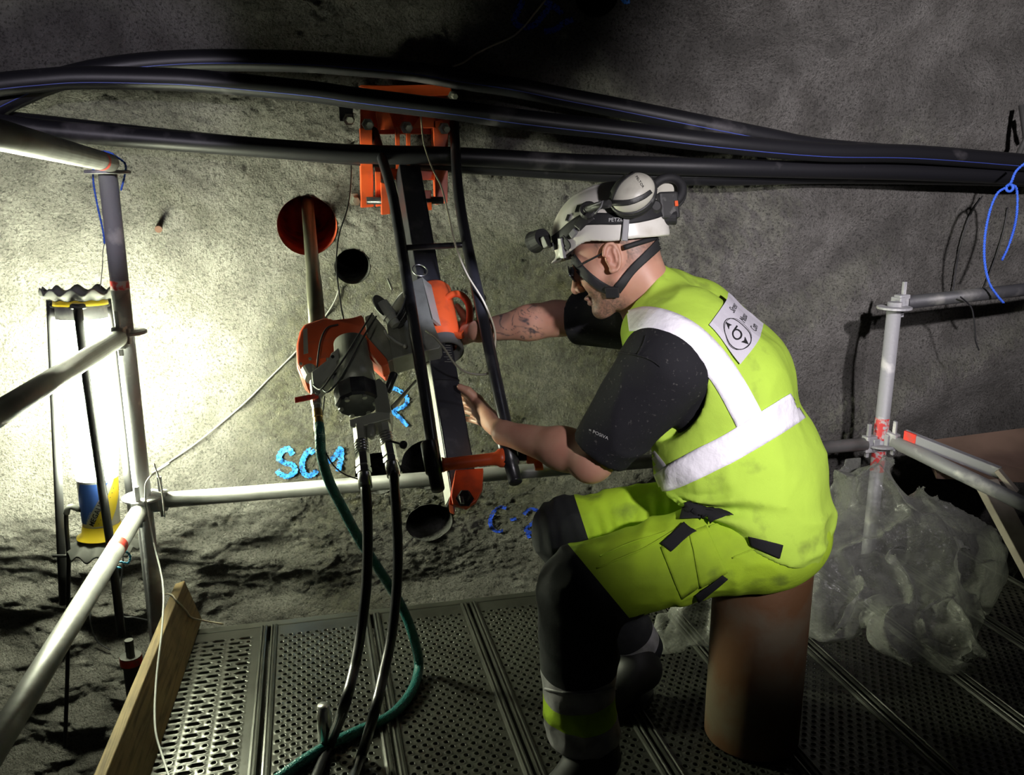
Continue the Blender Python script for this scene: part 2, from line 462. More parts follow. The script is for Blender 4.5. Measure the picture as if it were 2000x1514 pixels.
paint_mark('painted_letters', [[(572, 888), (563, 876), (550, 882), (545, 896), (558, 904), (572, 908), (576, 920), (562, 930), (548, 926), (541, 918)],
                               [(612, 886), (606, 879), (596, 888), (590, 905), (594, 924), (606, 928), (620, 918)],
                               [(640, 903), (655, 890), (665, 876), (666, 895), (660, 920)]], 13, PAINT, 'bright blue sprayed letters SC1 on the wet rock')
paint_mark('painted_letters', [[(988, 992), (976, 990), (962, 1002), (957, 1022), (966, 1036), (982, 1036)], [(996, 1015), (1008, 1012)],
                               [(1022, 1004), (1034, 994), (1050, 998), (1050, 1012), (1036, 1024), (1026, 1034), (1040, 1040), (1052, 1034)], [(1028, 1040), (1034, 1050)]], 10, PAINTD, 'dark blue sprayed letters C-2 beside the knee')
paint_mark('painted_letters', [[(766, 757), (782, 764), (795, 778), (790, 792), (772, 800), (764, 806)], [(764, 802), (780, 815), (796, 832)]], 10, PAINT, 'blue sprayed figure behind the drill motor')
paint_mark('painted_letters', [[(1020, 2), (1012, 20), (1004, 42), (1022, 54), (1044, 48), (1060, 30), (1076, 12)], [(1062, 62), (1084, 58), (1100, 46), (1118, 38)], [(1062, 2), (1086, 16), (1096, 28)]], 13, PAINTD, 'dark blue sprayed scrawl beside the top bore hole')
paint_mark('painted_letters', [[(1214, -6), (1221, 2), (1229, 1)]], 13, PAINT, 'bright blue paint dab at the top edge')

# ground far below the deck
gv = []; gn = 60
gx, gy = np.meshgrid(np.linspace(-3.5, 4.5, gn), np.linspace(-3.0, 3.2, gn), indexing='ij')
gz = -1.35+.12*fbm(gx*1.5, gy*1.5, 0*gx, 4)
gi = np.arange(gn*gn).reshape(gn, gn)
me = mesh_np('ground', np.stack([gx, gy, gz], -1).reshape(-1, 3), np.stack([gi[:-1, :-1], gi[1:, :-1], gi[1:, 1:], gi[:-1, 1:]], -1).reshape(-1, 4), True)
tag(link('ground', me, DARKROCK), kind='structure')

# ------------------------------------------------------------------ the scaffold deck: planks side by side
PX0, PW, PY1 = -.480, .308, 2.455
def cell(inner, w, h, rim=.0020, rw=.0028):
    """flat tile w x h with a rimmed hole; inner(angle)-> xy ; 12 corner-safe directions"""
    outer = [(w/2, 0), (w/2, h/2), (w/5, h/2), (-w/5, h/2), (-w/2, h/2), (-w/2, 0), (-w/2, -h/2), (-w/5, -h/2), (w/5, -h/2), (w/2, -h/2)]
    v = []; n = len(outer)
    for x, y in outer: v.append((x, y, 0))
    for x, y in outer:
        a = math.atan2(y/h, x/w); ix, iy = inner(a); l = math.hypot(ix, iy); v.append((ix*(1+rw/l), iy*(1+rw/l), 0))
    for x, y in outer:
        a = math.atan2(y/h, x/w); ix, iy = inner(a); v.append((ix, iy, rim))
    for x, y in outer:
        a = math.atan2(y/h, x/w); ix, iy = inner(a); v.append((ix*.93, iy*.93, -.008))
    f = [(r*n+k, r*n+(k+1) % n, (r+1)*n+(k+1) % n, (r+1)*n+k) for r in range(3) for k in range(n)]
    return np.array(v), np.array(f)
def circle_in(r): return lambda a: (r*math.cos(a), r*math.sin(a))
def slot_in(L, r):
    def g(a):
        # straight side between the two round ends
        x, y = math.cos(a), math.sin(a)
        if abs(y) > .62: return (L*x/.785*1.0, r*(1 if y > 0 else -1))
        return (L*(1 if x > 0 else -1)+r*x*math.sqrt(max(0, 1-y*y)), r*y)
    return g
def tile(cells):
    """cells: list of (verts, faces, x, y)"""
    vs = []; fs = []; o = 0
    for v, f_, x, y in cells:
        vs.append(v+np.array([x, y, 0])); fs.append(f_+o); o += len(v)
    return np.concatenate(vs), np.concatenate(fs)
def flat(x0, x1, y0, y1):
    return np.array([(x0, y0, 0), (x1, y0, 0), (x1, y1, 0), (x0, y1, 0)], float), np.array([(0, 1, 2, 3)])
PL = 2.44; W2 = .128     # plank length, half width of the tread
def plate_round():
    pw, ph = .0256, .0196
    v, f_ = cell(circle_in(.0066), pw, ph); cells = []
    rows = int((PL-.11)/ph); cols = 10; y0 = -.055
    for r in range(rows):
        off = pw/2 if r % 2 else 0
        for c_ in range(cols-(r % 2)):
            cells.append((v, f_, -(cols-1)/2*pw+c_*pw+off, y0-(r+.5)*ph))
        yb, yt = y0-(r+1)*ph, y0-r*ph; e = cols*pw/2-(pw/2 if r % 2 else 0)
        for a0, a1 in ((-W2, -e), (e, W2)):
            if a1-a0 > 1e-4: q = flat(a0, a1, yb, yt); cells.append((q[0], q[1], 0, 0))
    for y_0, y_1 in ((-.055, 0), (-PL, y0-rows*ph)):
        q = flat(-W2, W2, y_0, y_1); cells.append((q[0], q[1], 0, 0))
    return cells
def plate_slot():
    ph = .0235; ws, wh = .0475, .0265
    vs, fs = cell(slot_in(.0135, .0074), ws, ph); vh, fh = cell(circle_in(.0066), wh, ph)
    cells = []; rows = int((PL-.10)/ph); y0 = -.045
    for r in range(rows):
        x = -.111; k = r % 2
        while x < .111-.02:
            wd = ws if k else wh
            if x+wd > .1115: break
            cells.append((vs if k else vh, fs if k else fh, x+wd/2, y0-(r+.5)*ph)); x += wd; k = 1-k
        for a0, a1 in ((-W2, -.111), (x, W2)):
            q = flat(a0, a1, y0-(r+1)*ph, y0-r*ph); cells.append((q[0], q[1], 0, 0))
    for y_0, y_1 in ((-.045, 0), (-PL, y0-rows*ph)):
        q = flat(-W2, W2, y_0, y_1); cells.append((q[0], q[1], 0, 0))
    return cells
def join_mixed(name, cells):
    v, _ = None, None
    vs = []; fs = []; o = 0
    for cv, cf, x, y in cells:
        vs.append(cv+np.array([x, y, 0])); fs.append(cf+o); o += len(cv)
    return mesh_np(name, np.concatenate(vs), np.concatenate(fs))
ME_ROUND = join_mixed('tread_plate', plate_round()); ME_SLOT = join_mixed('tread_plate', plate_slot())
for m_ in (ME_ROUND, ME_SLOT): m_.materials.append(DECK)
def rail_mesh(sx):
    # ridged side rail: profile across x, extruded along -y
    pr = [(W2, 0), (W2+.002, .006), (W2+.007, .008), (W2+.010, .003), (W2+.013, .003), (W2+.016, .008), (W2+.020, .007), (W2+.0215, 0), (W2+.0215, -.05), (W2+.010, -.05), (W2, -.004)]
    v = []; n_ = len(pr)
    for y in (0, -PL):
        for x, z in pr: v.append((x*sx, y, z))
    fc = [(k, (k+1) % n_, n_+(k+1) % n_, n_+k) for k in range(n_)]+[tuple(range(n_)), tuple(range(n_, 2*n_))]
    bm = bmesh.new(); vv = [bm.verts.new(p) for p in v]
    for q in fc: bm.faces.new([vv[i] for i in q])
    bmesh.ops.recalc_face_normals(bm, faces=bm.faces)
    m_ = bpy.data.meshes.new('edge_rail'); bm.to_mesh(m_); bm.free(); m_.materials.append(DECK); return m_
RL, RR = rail_mesh(-1), rail_mesh(1)
FLOOR = MB()
FLOOR.box((.75, 2.482, -.03), (1, 0, 0), (0, 1, 0), (0, 0, 1), 1.26, .016, .026, .004)
FLOOR.box((.75, 1.2, -.085), (1, 0, 0), (0, 1, 0), (0, 0, 1), 1.26, .022, .022, .004)
FLOOR.box((.75, .05, -.085), (1, 0, 0), (0, 1, 0), (0, 0, 1), 1.26, .022, .022, .004)
FLOOR = FLOOR.build('floor', DECK); tag(FLOOR, kind='structure')
for k in range(9):
    x = PX0+PW*(k+.5)
    p = link('plank', ME_SLOT if k == 0 else ME_ROUND, None, FLOOR); p.location = (x, PY1, 0); p.rotation_euler.z = RNG.normal(0, .0012)
    if k == 0: p['label'] = 'steel deck plank with long slots and round holes'
    for q in (RL, RR): link('edge_rail', q, None, p)

# ------------------------------------------------------------------ scaffolding
XU, ZU = np.array([1., 0, 0]), np.array([0, 0, 1.])
def wedge_head(b, p, d):
    """wedge coupling at p, ledger runs along d"""
    d = nrm(d); s = nrm(np.cross(d, ZU))
    b.box(p+d*.045, d, s, ZU, .022, .017, .030, .004)
    b.box(p+d*.050+ZU*.012, d, s, ZU, .006, .0055, .062, .001)
    b.box(p+d*.03, d, s, ZU, .012, .024, .022, .003)
def ledger(a, b_, label, r=.0235, heads=(True, True), reds=(), group=None, mt=None, name='scaffold_ledger'):
    a, b_ = np.array(a, float), np.array(b_, float); d = nrm(b_-a)
    m = MB(); m.tube([a+d*.06, b_-d*.06], r, 24)
    o = m.build(name, mt or GALV)
    for p, dd, h in ((a, d, heads[0]), (b_, -d, heads[1])):
        if h: hb = MB(); wedge_head(hb, p, dd); hb.build('wedge_head', GALVD, o)
    for s in reds:
        p = a+d*s; MB().tube([p, p+d*.035], r+.0008, 24, cap=False).build('paint_mark', REDP, o)
    return tag(o, label, 'rail', group)
def post(x, y, z0, z1, rosettes, label, reds=()):
    m = MB(); m.tube([(x, y, z0), (x, y, z1)], .0242, 24); o = m.build('scaffold_post', GALVD)
    for z in rosettes:
        b = MB(); b.lathe((x, y, z-.005), ZU, [(0, .0242), (0, .055), (.002, .058), (.008, .058), (.010, .055), (.010, .0242)], 24, smooth=False, cap=False)
        b.build('rosette', GALVD, o)
    for za, zb in reds: MB().tube([(x, y, za), (x, y, zb)], .0249, 24, cap=False).build('paint_mark', REDP2, o)
    return tag(o, label, 'scaffold post')
REDP2 = mat('chipped_red_paint', (.55, .05, .05), .5, 0, var=(55, (.42, .40, .40), .46, .56))
PXL, PXR, PYP = -.506, 1.972, 2.535
post(PXL, PYP, -1.3, 1.365, (.42, .91, 1.345), 'upright galvanised scaffold post beside the glowing tube lamp', reds=((1.03, 1.055),))
post(PXR, PYP, -1.3, .915, (.40, .895), 'short upright scaffold post with chipped red paint beside plastic sheeting', reds=((.42, .50), (.30, .38)))
# spigot seen beside the toe board
m = MB(); p = atZ(262, 1340, -.12); m.lathe(p-ZU*.15, ZU, [(0, .024), (.22, .024), (.22, .030), (.25, .030), (.25, .012), (.30, .012)], 16, smooth=False)
o = m.build('scaffold_spigot', WEDGE); tag(o, 'dark scaffold spigot with a red fleck behind the toe board', 'scaffold part')
b = MB(); b.lathe(p+ZU*.075, ZU, [(0, .0312), (.022, .0312)], 16, cap=False); b.build('paint_mark', REDP, o)

_p0 = at(221, 320, 2.285); _d = nrm(at(0, 264, 1.26)-_p0)
ledger(_p0, _p0+_d*1.9, 'highest of the three guard rails running toward the camera', reds=(.20,), heads=(False, False))
ledger((PXL, PYP-.01, .905), (-.60, 1.25, .905), 'middle guard rail crossing in front of the glowing lamp tube', heads=(True, False))
ledger((PXL, PYP-.01, .40), (-.575, .85, .40), 'lowest guard rail sloping across the lamp foot with red mark', reds=(.29,), heads=(True, False))
ledger((PXL, PYP, .405), (PXR, PYP, .405), 'long level guard rail along the rock behind the drill')
DKRAIL = mat('dirty_dark_steel', (.055, .055, .06), .55, .3, bump=(70, .3, .002), var=(9, (.16, .155, .15), .55, .72))
# right hand rails
ledger((PXR, PYP+.02, .905), (PXR+1.05, PYP+.10, .955), 'dark level rail at the top of the short post', mt=DKRAIL)
e0, e1 = atY(1745, 862, 2.50), atY(2030, 1000, 2.05)
m = MB(); m.tube([e0, e1], .024, 20); o = m.build('scaffold_ledger', GALVD); hb = MB(); wedge_head(hb, e0-nrm(e1-e0)*.05, e1-e0); hb.build('wedge_head', GALVD, o)
tag(o, 'lower of the two grimy rails running right from the short post', 'rail')
e0, e1 = atY(1766, 852, 2.47), atY(1952, 926, 2.22)
dd = nrm(e1-e0); sd = nrm(np.cross(dd, ZU))
m = MB(); m.box((e0+e1)/2, dd, sd, ZU, np.linalg.norm(e1-e0)/2, .004, .018, .002); m.box((e0+e1)/2+ZU*.016-sd*.012, dd, sd, ZU, np.linalg.norm(e1-e0)/2, .014, .003, .001)
o = m.build('angle_rail', GALVD); tag(o, 'upper angle rail with orange end beside the brown board', 'rail')
b = MB(); b.box(e0+dd*.02+ZU*.001, dd, sd, ZU, .021, .006, .020, .002); b.build('paint_mark', REDP, o)
q0, q1 = atY(1948, 918, 2.22), atY(1985, 962, 2.16)
m = MB(); m.box((q0+q1)/2, nrm(q1-q0), sd, np.cross(nrm(q1-q0), sd), np.linalg.norm(q1-q0)/2, .016, .008, .002)
m.build('end_plate', WOODP, o)

# planks and boards
def board(name, a, b_, wdir, width, th, mt, label, cat='board', bend=0):
    """board from a to b_ (centre line), width direction wdir"""
    a, b_ = np.array(a, float), np.array(b_, float); d = nrm(b_-a); wv = nrm(np.array(wdir)-d*(np.array(wdir)@d)); n_ = np.cross(d, wv)
    m = MB(); m.box((a+b_)/2, d, wv, n_, np.linalg.norm(b_-a)/2, width/2, th/2, .003)
    return tag(m.build(name, mt), label, cat)
board('toe_board', (-.410, 2.545, .066), (-.470, 1.35, .062), (-.30, 0, 1), .142, .030, WOOD, 'weathered wooden toe board leaning along the left edge of the steel deck')
board('timber_plank', atY(1925, 940, 2.42), atY(2060, 1190, 2.05), (1, .3, .2), .085, .03, WOODP, 'pale timber plank standing slanted under the right rails')
bc = [atY(1800, 862, 2.66), atY(2060, 828, 2.66), atY(2060, 935, 2.40), atY(1830, 925, 2.46)]
m = MB(); m._add([V(p) for p in bc]+[V(p)-Vector((0, 0, .02)) for p in bc], [(0, 1, 2, 3), (7, 6, 5, 4), (0, 4, 5, 1), (1, 5, 6, 2), (2, 6, 7, 3), (3, 7, 4, 0)], False)
tag(m.build('plywood_sheet', WOODB), 'brown plywood sheet lying behind the right angle rail', 'board')

# steel pipe used as a stool
RUST = mat('rusty_pipe', (.13, .062, .026), .62, .35, bump=(60, .3, .002), var=(7, (.14, .11, .07), .42, .62, 8))
sc = atZ(1466, 1437, 0.0)
m = MB(); m.lathe(sc+ZU*.010, ZU, [(0, .102), (.0, .111), (.002, .112), (.440, .112), (.443, .111), (.443, .102), (0, .102)], 48, cap=False)
STOOL = tag(m.build('pipe_stool', RUST), 'rusty upright steel casing pipe used as a seat', 'pipe')
print('stool', sc)

# small steel core tube standing on the deck
CHR = mat('bright_steel', (.55, .55, .53), .3, .95, bump=(70, .2, .001))
q = atZ(637, 1462, .003)
m = MB(); m.lathe(q, ZU, [(0, .0001), (0, .0175), (.095, .0175), (.097, .0150), (.117, .0150), (.118, .0001)], 24, smooth=False, cap=False)
o = m.build('steel_tube', CHR); o.data.polygons.foreach_set('use_smooth', [True]*len(o.data.polygons)); tag(o, 'short bright steel tube standing on the perforated deck', 'tube')

# ------------------------------------------------------------------ black service pipes across the rock
def service_pipe(pts, r, label, stripe=None):
    P = []
    for px, py, y in pts:
        t_ = min(max((px-950)/550, 0), 1); P.append(atY(px, py, y+.135*(1-t_*t_*(3-2*t_))))
    P = smooth_path(P, 10); r = r*1.04
    o = MB().tube(P, r, 28).build('service_pipe', PIPE)
    if stripe is not None:
        L = []
        for i, p in enumerate(P):
            t = nrm(P[min(i+1, len(P)-1)]-P[max(i-1, 0)]); s = nrm(np.cross(t, ZU)); u = np.cross(s, t)
            a_ = math.radians(stripe); L.append(p+(s*math.cos(a_)+u*math.sin(a_))*(r-.0012))
        MB().tube(L, .0020, 6).build('blue_stripe', BLUELINE, o)
    return tag(o, label, 'pipe', None)
service_pipe([(-190, 330, 2.72), (-60, 238, 2.71), (60, 176, 2.70), (150, 146, 2.69), (260, 127, 2.69), (400, 118, 2.69), (580, 120, 2.69), (680, 127, 2.69), (800, 138, 2.69), (900, 155, 2.69), (1000, 170, 2.70), (1100, 190, 2.70), (1200, 209, 2.70), (1300, 229, 2.71), (1400, 249, 2.72), (1500, 269, 2.73), (1600, 288, 2.74), (1800, 305, 2.77), (2100, 334, 2.84)], .0305, 'black pipe arching highest over the drill', stripe=-22)
service_pipe([(-150, 186, 2.62), (0, 165, 2.62), (80, 157, 2.62), (160, 152, 2.62), (300, 154, 2.62), (400, 159, 2.62), (600, 178, 2.62), (700, 192, 2.62), (880, 214, 2.62), (1000, 231, 2.62), (1100, 243, 2.62), (1200, 254, 2.62), (1400, 279, 2.64), (1600, 297, 2.67), (1800, 302, 2.70), (2100, 326, 2.75)], .0305, 'black pipe with blue stripe running second from the top', stripe=-30)
service_pipe([(-150, 226, 2.68), (0, 243, 2.68), (100, 255, 2.68), (200, 264, 2.68), (400, 280, 2.68), (600, 295, 2.68), (700, 301, 2.68), (900, 306, 2.68), (1100, 317, 2.68), (1200, 321, 2.68), (1400, 327, 2.70), (1600, 332, 2.72), (1800, 337, 2.74), (2100, 350, 2.78)], .0285, 'black pipe crossing behind the drill frame, third from the top')
service_pipe([(-150, 222, 2.755), (0, 235, 2.755), (200, 257, 2.755), (400, 278, 2.755), (600, 297, 2.755), (750, 310, 2.755), (900, 321, 2.755), (1100, 334, 2.755), (1200, 340, 2.755), (1400, 346, 2.76), (1600, 343, 2.785), (1800, 345, 2.81), (2100, 352, 2.86)], .0280, 'lowest black pipe lying against the rock')
# steel hanger at the right edge
m = MB(); P = [atY(1995, 205, 2.80), atY(2004, 270, 2.78), atY(1990, 300, 2.76), atY(1978, 330, 2.74)]
m.tube(P, .011, 10); m.tube([atY(2003, 222, 2.80), atY(2025, 262, 2.78)], .01, 10)
tag(m.build('pipe_hanger', WEDGE), 'black forked hanger above the pipes at the frame edge', 'bracket')

# ------------------------------------------------------------------ ropes and cables
BROPE = mat('blue_rope', (.03, .11, .62), .6, 0, bump=(400, .8, .002))
CBROPE = mat('cyan_rope', (.05, .38, .60), .6, 0, bump=(400, .8, .002))
TWINE = mat('pale_twine', (.55, .50, .38), .8, 0, bump=(300, .5, .001))
WCAB = mat('white_cable', (.50, .50, .48), .55)
BCAB = mat('black_cable', (.018, .018, .02), .5)
GCAB = mat('grey_cable', (.16, .16, .15), .6)
def cord(name, pts, r, mt, label, cat, n=8, depth=None, parent=None):
    P = smooth_path([at(*p) if depth else atY(*p) for p in pts], n)
    o = MB().tube(P, r, 8).build(name, mt, parent)
    return tag(o, label, cat) if label else o
def wallp(px, py, off=.012):
    p = atY(px, py, 2.95)
    for _ in range(4): p = atY(px, py, float(wall_y(p[0], p[2]))-off)
    return p
def wcord(name, pts, r, mt, label, cat, n=8, off=.012):
    P = smooth_path([wallp(*p, off) for p in pts], n)
    return tag(MB().tube(P, r, 8).build(name, mt), label, cat)
def rope(name, pts, r, mt, label, cat, twist=55.0, n=10):
    """two strand twisted rope"""
    P = smooth_path([atY(*p) for p in pts], n); P2 = [P[0]]
    for i in range(len(P)-1):
        k = max(1, int(np.linalg.norm(P[i+1]-P[i])/.0035))
        for j in range(1, k+1): P2.append(P[i]+(P[i+1]-P[i])*j/k)
    b = MB(); s = 0; A = [[], []]
    for i, p in enumerate(P2):
        t = nrm(P2[min(i+1, len(P2)-1)]-P2[max(i-1, 0)]); u = nrm(np.cross(t, (.3, .9, .2))); v = np.cross(t, u)
        if i: s += np.linalg.norm(P2[i]-P2[i-1])
        for q in (0, 1):
            a_ = s*2*math.pi*twist+q*math.pi; A[q].append(p+(u*math.cos(a_)+v*math.sin(a_))*r*.5)
    for q in A: b.tube(q, r*.62, 6)
    o = b.build(name, mt)
    return tag(o, label, cat)
wcord('twine', [(884, 130), (905, 122), (930, 105), (960, 90), (1000, 72), (1025, 50), (1045, 25), (1065, 0), (1080, -25)], .0032, TWINE, 'pale twine hanging down the rock from the top edge', 'string', off=.02)
rope('blue_rope', [(2010, 312, 2.55), (1985, 334, 2.56), (1975, 356, 2.56), (1965, 366, 2.56), (1948, 378, 2.56), (1934, 410, 2.56), (1924, 460, 2.55), (1923, 510, 2.54), (1932, 552, 2.53), (1948, 578, 2.52), (1960, 592, 2.52)], .0048, BROPE, 'blue rope hanging in a long loop from the pipes, longer end', 'rope')
rope('blue_rope', [(1966, 362, 2.55), (1984, 366, 2.55), (1987, 400, 2.55), (1982, 440, 2.55), (1970, 480, 2.54), (1957, 508, 2.54)], .0048, BROPE, 'short blue rope end hanging inside the longer blue loop', 'rope')
m = MB(); m.torus(atY(1972, 367, 2.545), (1, .3, 0), .012, .005, 16, 8); tag(m.build('rope_knot', BROPE), 'blue rope knot under the black pipes at the frame edge', 'rope')
rope('blue_rope', [(188, 298, 2.50), (200, 296, 2.49), (214, 298, 2.49), (222, 304, 2.50), (205, 306, 2.56), (186, 318, 2.57), (182, 350, 2.58), (190, 400, 2.59), (201, 450, 2.60), (204, 476, 2.61)], .0028, BROPE, 'thin blue rope tied round the post top and carrying the lamp', 'rope')
rope('blue_rope', [(214, 300, 2.50), (230, 308, 2.51), (245, 322, 2.52), (243, 345, 2.53), (236, 372, 2.54)], .0028, BROPE, 'loose blue rope end right of the post top', 'rope')
cord('hanging_wire', [(204, 476, 2.61), (201, 490, 2.61), (200, 520, 2.62), (196, 562, 2.63)], .0012, GCAB, 'thin wire loop between the blue rope and the lamp cap', 'wire')
cord('white_cable', [(340, 1545, 1.62), (318, 1480, 1.75), (303, 1420, 1.84), (305, 1330, 1.98), (317, 1220, 2.14), (318, 1140, 2.28), (300, 1060, 2.42), (288, 1000, 2.47), (284, 965, 2.48), (290, 935, 2.48), (330, 906, 2.60)], .0026, WCAB, 'white cable falling from the post over the toe board', 'cable')
wcord('grey_cable', [(297, 924), (330, 902), (380, 868), (430, 828), (480, 785), (530, 735), (575, 690), (615, 645), (650, 595), (664, 560)], .0028, GCAB, 'thin grey cable rising across the bright wet rock', 'cable', off=.008)
cord('twine', [(300, 905, 2.47), (311, 935, 2.46), (317, 965, 2.46), (322, 1010, 2.46)], .0022, WCAB, 'short white cord through the rail coupling', 'string')
wcord('black_cable', [(240, 1060), (240, 1100), (236, 1150), (238, 1200), (262, 1206), (292, 1212)], .0030, BCAB, 'black cable looping below the lamp to the post', 'cable', off=.03)
wcord('black_cable', [(192, 1130), (180, 1170), (176, 1210), (188, 1250), (215, 1270)], .0026, BCAB, 'thin black cable dropping beneath the lamp tube', 'cable', off=.03)
wcord('black_cable', [(1918, 384), (1895, 420), (1878, 470), (1868, 520), (1860, 580)], .0026, BCAB, 'black wire on the rock left of the blue rope', 'cable', off=.02)
wcord('black_cable', [(1968, 405), (1960, 450), (1945, 500), (1930, 540), (1916, 580)], .0024, BCAB, 'black wire on the rock behind the blue rope loop', 'cable')
cord('black_cable', [(1876, 580, 2.52), (1890, 592, 2.553), (1899, 606, 2.556), (1904, 640, 2.56), (1905, 665, 2.57), (1912, 684, 2.58)], .0026, BCAB, 'black wire wrapped over the dark right rail', 'cable')
# rusty bolt in the rock
p = wallp(311, 441, 0); m = MB(); m.lathe(p+np.array([0, .02, .006]), nrm(np.array([.05, -1, -.25])), [(0, .009), (.05, .009), (.052, .0115), (.064, .0115)], 12)
tag(m.build('rock_bolt', mat('rust', (.075, .032, .02), .8, .1)), 'rusty bolt sticking out of the lit rock', 'bolt')

# ------------------------------------------------------------------ tube lamp
BLKM = mat('black_lamp_frame', (.03, .03, .032), .4, .2, bump=(90, .2, .001))
RUBB = mat('grey_rubber', (.10, .10, .095), .75, 0, bump=(80, .3, .002))
YEL = mat('yellow_plastic', (.75, .55, .03), .4)
LBLUE = mat('blue_label', (.09, .22, .80), .45)
LWHITE = mat('white_label', (.75, .75, .75), .45)
LBLACK = mat('black_print', (.012, .012, .012), .5)
LAMP_E = 320.0
GLOW = bpy.data.materials.new('glowing_tube'); GLOW.use_nodes = True
b = GLOW.node_tree.nodes['Principled BSDF']; b.inputs['Base Color'].default_value = (.9, .9, .85, 1)
b.inputs['Emission Color'].default_value = (.95, 1.0, .72, 1); b.inputs['Emission Strength'].default_value = LAMP_E
LT, LB = atY(158, 598, 2.63), atY(200, 1040, 2.60)
LA = nrm(LB-LT); LL = float(np.linalg.norm(LB-LT)); LR = .071
lamp = empty('tube_work_lamp', tuple(LB)); tag(lamp, 'tall glowing tube work lamp with three black legs beside the post', 'lamp')
bpy.context.view_layer.update()
m = MB(); m.lathe(LT, LA, [(.035, LR*.3), (.036, LR*.92), (LL*.62, LR*.92), (LL*.745, LR*.80), (LL*.745, LR*.3)], 40, cap=False); m.build('glowing_tube', GLOW, lamp)
m = MB(); m.lathe(LT, LA, [(-.004, LR*.95), (.034, LR*.96), (.034, LR*.5)], 40, cap=False); m.build('top_collar', GALVD, lamp)
m = MB(); m.lathe(LT, LA, [(-.022, LR*.3), (-.022, LR*1.0), (-.004, LR*1.02), (-.004, LR*.3)], 40, cap=False); m.build('yellow_ring', YEL, lamp)
def wavy(p, ax, r0, r1, lift, name):
    u = nrm(np.cross(ax, (0, 1, .2))); v = np.cross(ax, u); V_ = []; n = 72
    rings = [(r0, 0), ((r0+r1)/2, lift*.6), (r1, lift)]
    for th in (0, .006):
        for r_, l in rings:
            for k in range(n):
                a_ = 2*math.pi*k/n; wv = .009*math.sin(a_*11)*(r_-r0)/(r1-r0)
                V_.append(p+ax*(l+wv+th)+(u*math.cos(a_)+v*math.sin(a_))*r_*(1+.02*math.sin(a_*11+1)*(r_-r0)/(r1-r0)))
    fs = []
    for t in (0, 1):
        for i in range(2):
            for k in range(n):
                k2 = (k+1) % n; o_ = t*3*n
                fs.append((o_+i*n+k, o_+i*n+k2, o_+(i+1)*n+k2, o_+(i+1)*n+k))
    for k in range(n): k2 = (k+1) % n; fs.append((2*n+k, 2*n+k2, 5*n+k2, 5*n+k)); fs.append((k, k2, 3*n+k2, 3*n+k))
    mb = MB(); mb._add([V(q) for q in V_], fs, True); return mb.build(name, RUBB, lamp)
wavy(LT-LA*.018, LA, LR*.9, LR*1.42, -.030, 'rubber_cap')
m = MB(); m.lathe(LT, LA, [(-.020, .001), (-.022, LR*.95)], 30, cap=False); m.build('cap_disc', RUBB, lamp)
m = MB(); m.lathe(LT, LA, [(LL*.745, LR*.80), (LL*.96, LR*.72), (LL*.96, .01)], 40, cap=False); BASE = m.build('lamp_base', LWHITE, lamp)
m = MB(); m.lathe(LT, LA, [(LL*.955, LR*.74), (LL*.995, LR*.80), (LL*1.01, LR*1.0), (LL*1.013, LR*1.0), (LL*1.013, .01)], 40, cap=False); m.build('yellow_foot_ring', YEL, lamp)
wavy(LT+LA*LL*1.012, LA, LR*.85, LR*1.40, .038, 'rubber_foot')
# label printed round the base: angle measured from the side that faces the camera
lu = nrm(np.cross(LA, FW)); lv = nrm(np.cross(lu, LA)); 
if lu@RT < 0: lu = -lu
if lv@FW > 0: lv = -lv
def on_base(s, h, off):
    """s = arc length to the right (m), h = height fraction 0 bottom..1 top of base"""
    d_ = LL*(.96-.215*h); r_ = LR*(.72+.08*h)+off; a_ = s/ (LR*.76)
    return LT+LA*d_+(lu*math.sin(a_)+lv*math.cos(a_))*r_
def label_patch(name, fn, m_, nu, nv, off):
    vs = []; fs = []
    for i in range(nu+1):
        for j in range(nv+1): vs.append(V(on_base(*fn(i/nu, j/nv), off)))
    for i in range(nu):
        for j in range(nv): fs.append((i*(nv+1)+j, (i+1)*(nv+1)+j, (i+1)*(nv+1)+j+1, i*(nv+1)+j+1))
    mb = MB(); mb._add(vs, fs, True); return mb.build(name, m_, BASE)
def cen(h): return -.022+.074*h      # slanted line between blue and white
label_patch('blue_label_field', lambda u, v: ((-.062+.034*max(0, v-.35)*1.6)*(1-u)+cen(v)*u, .10+.85*v), LBLUE, 12, 10, .0006)
label_patch('yellow_label_field', lambda u, v: (cen(v)+.022+(.05)*u, .06+.94*v), YEL, 12, 10, .0006)
def text_mesh(s, size=1.0, bold=0.0):
    cu = bpy.data.curves.new('lettering', 'FONT'); cu.body = s; cu.size = size; cu.offset = bold; cu.resolution_u = 3
    o = bpy.data.objects.new('lettering', cu); COL.objects.link(o); bpy.context.view_layer.update()
    me = bpy.data.meshes.new_from_object(o.evaluated_get(bpy.context.evaluated_depsgraph_get()))
    v = np.array([x.co[:] for x in me.vertices]); fs = [tuple(p.vertices) for p in me.polygons]
    bpy.data.objects.remove(o); bpy.data.curves.remove(cu); bpy.data.meshes.remove(me)
    return v[:, :2], fs
def base_text(s, size, m_, s0, h0, name, lab):
    tv, fs = text_mesh(s, 1.0, .015); k = size
    # baseline runs up along the slanted line
    Hh = LL*.215; ang = math.atan2(Hh, .074)
    mb = MB(); out = []
    for x, y in tv:
        a_, b_ = x*k, y*k
        ss = s0+a_*math.cos(ang)-b_*math.sin(ang); hh = h0+(a_*math.sin(ang)+b_*math.cos(ang))/Hh
        out.append(V(on_base(ss, hh, .0016)))
    mb._add(out, fs, False); o = mb.build(name, m_, BASE); o['label'] = lab; return o
base_text('MEGALIGHT', .0205, LBLACK, cen(.06)+.0185, .06, 'lettering', 'black lettering MEGALIGHT on the lamp base')
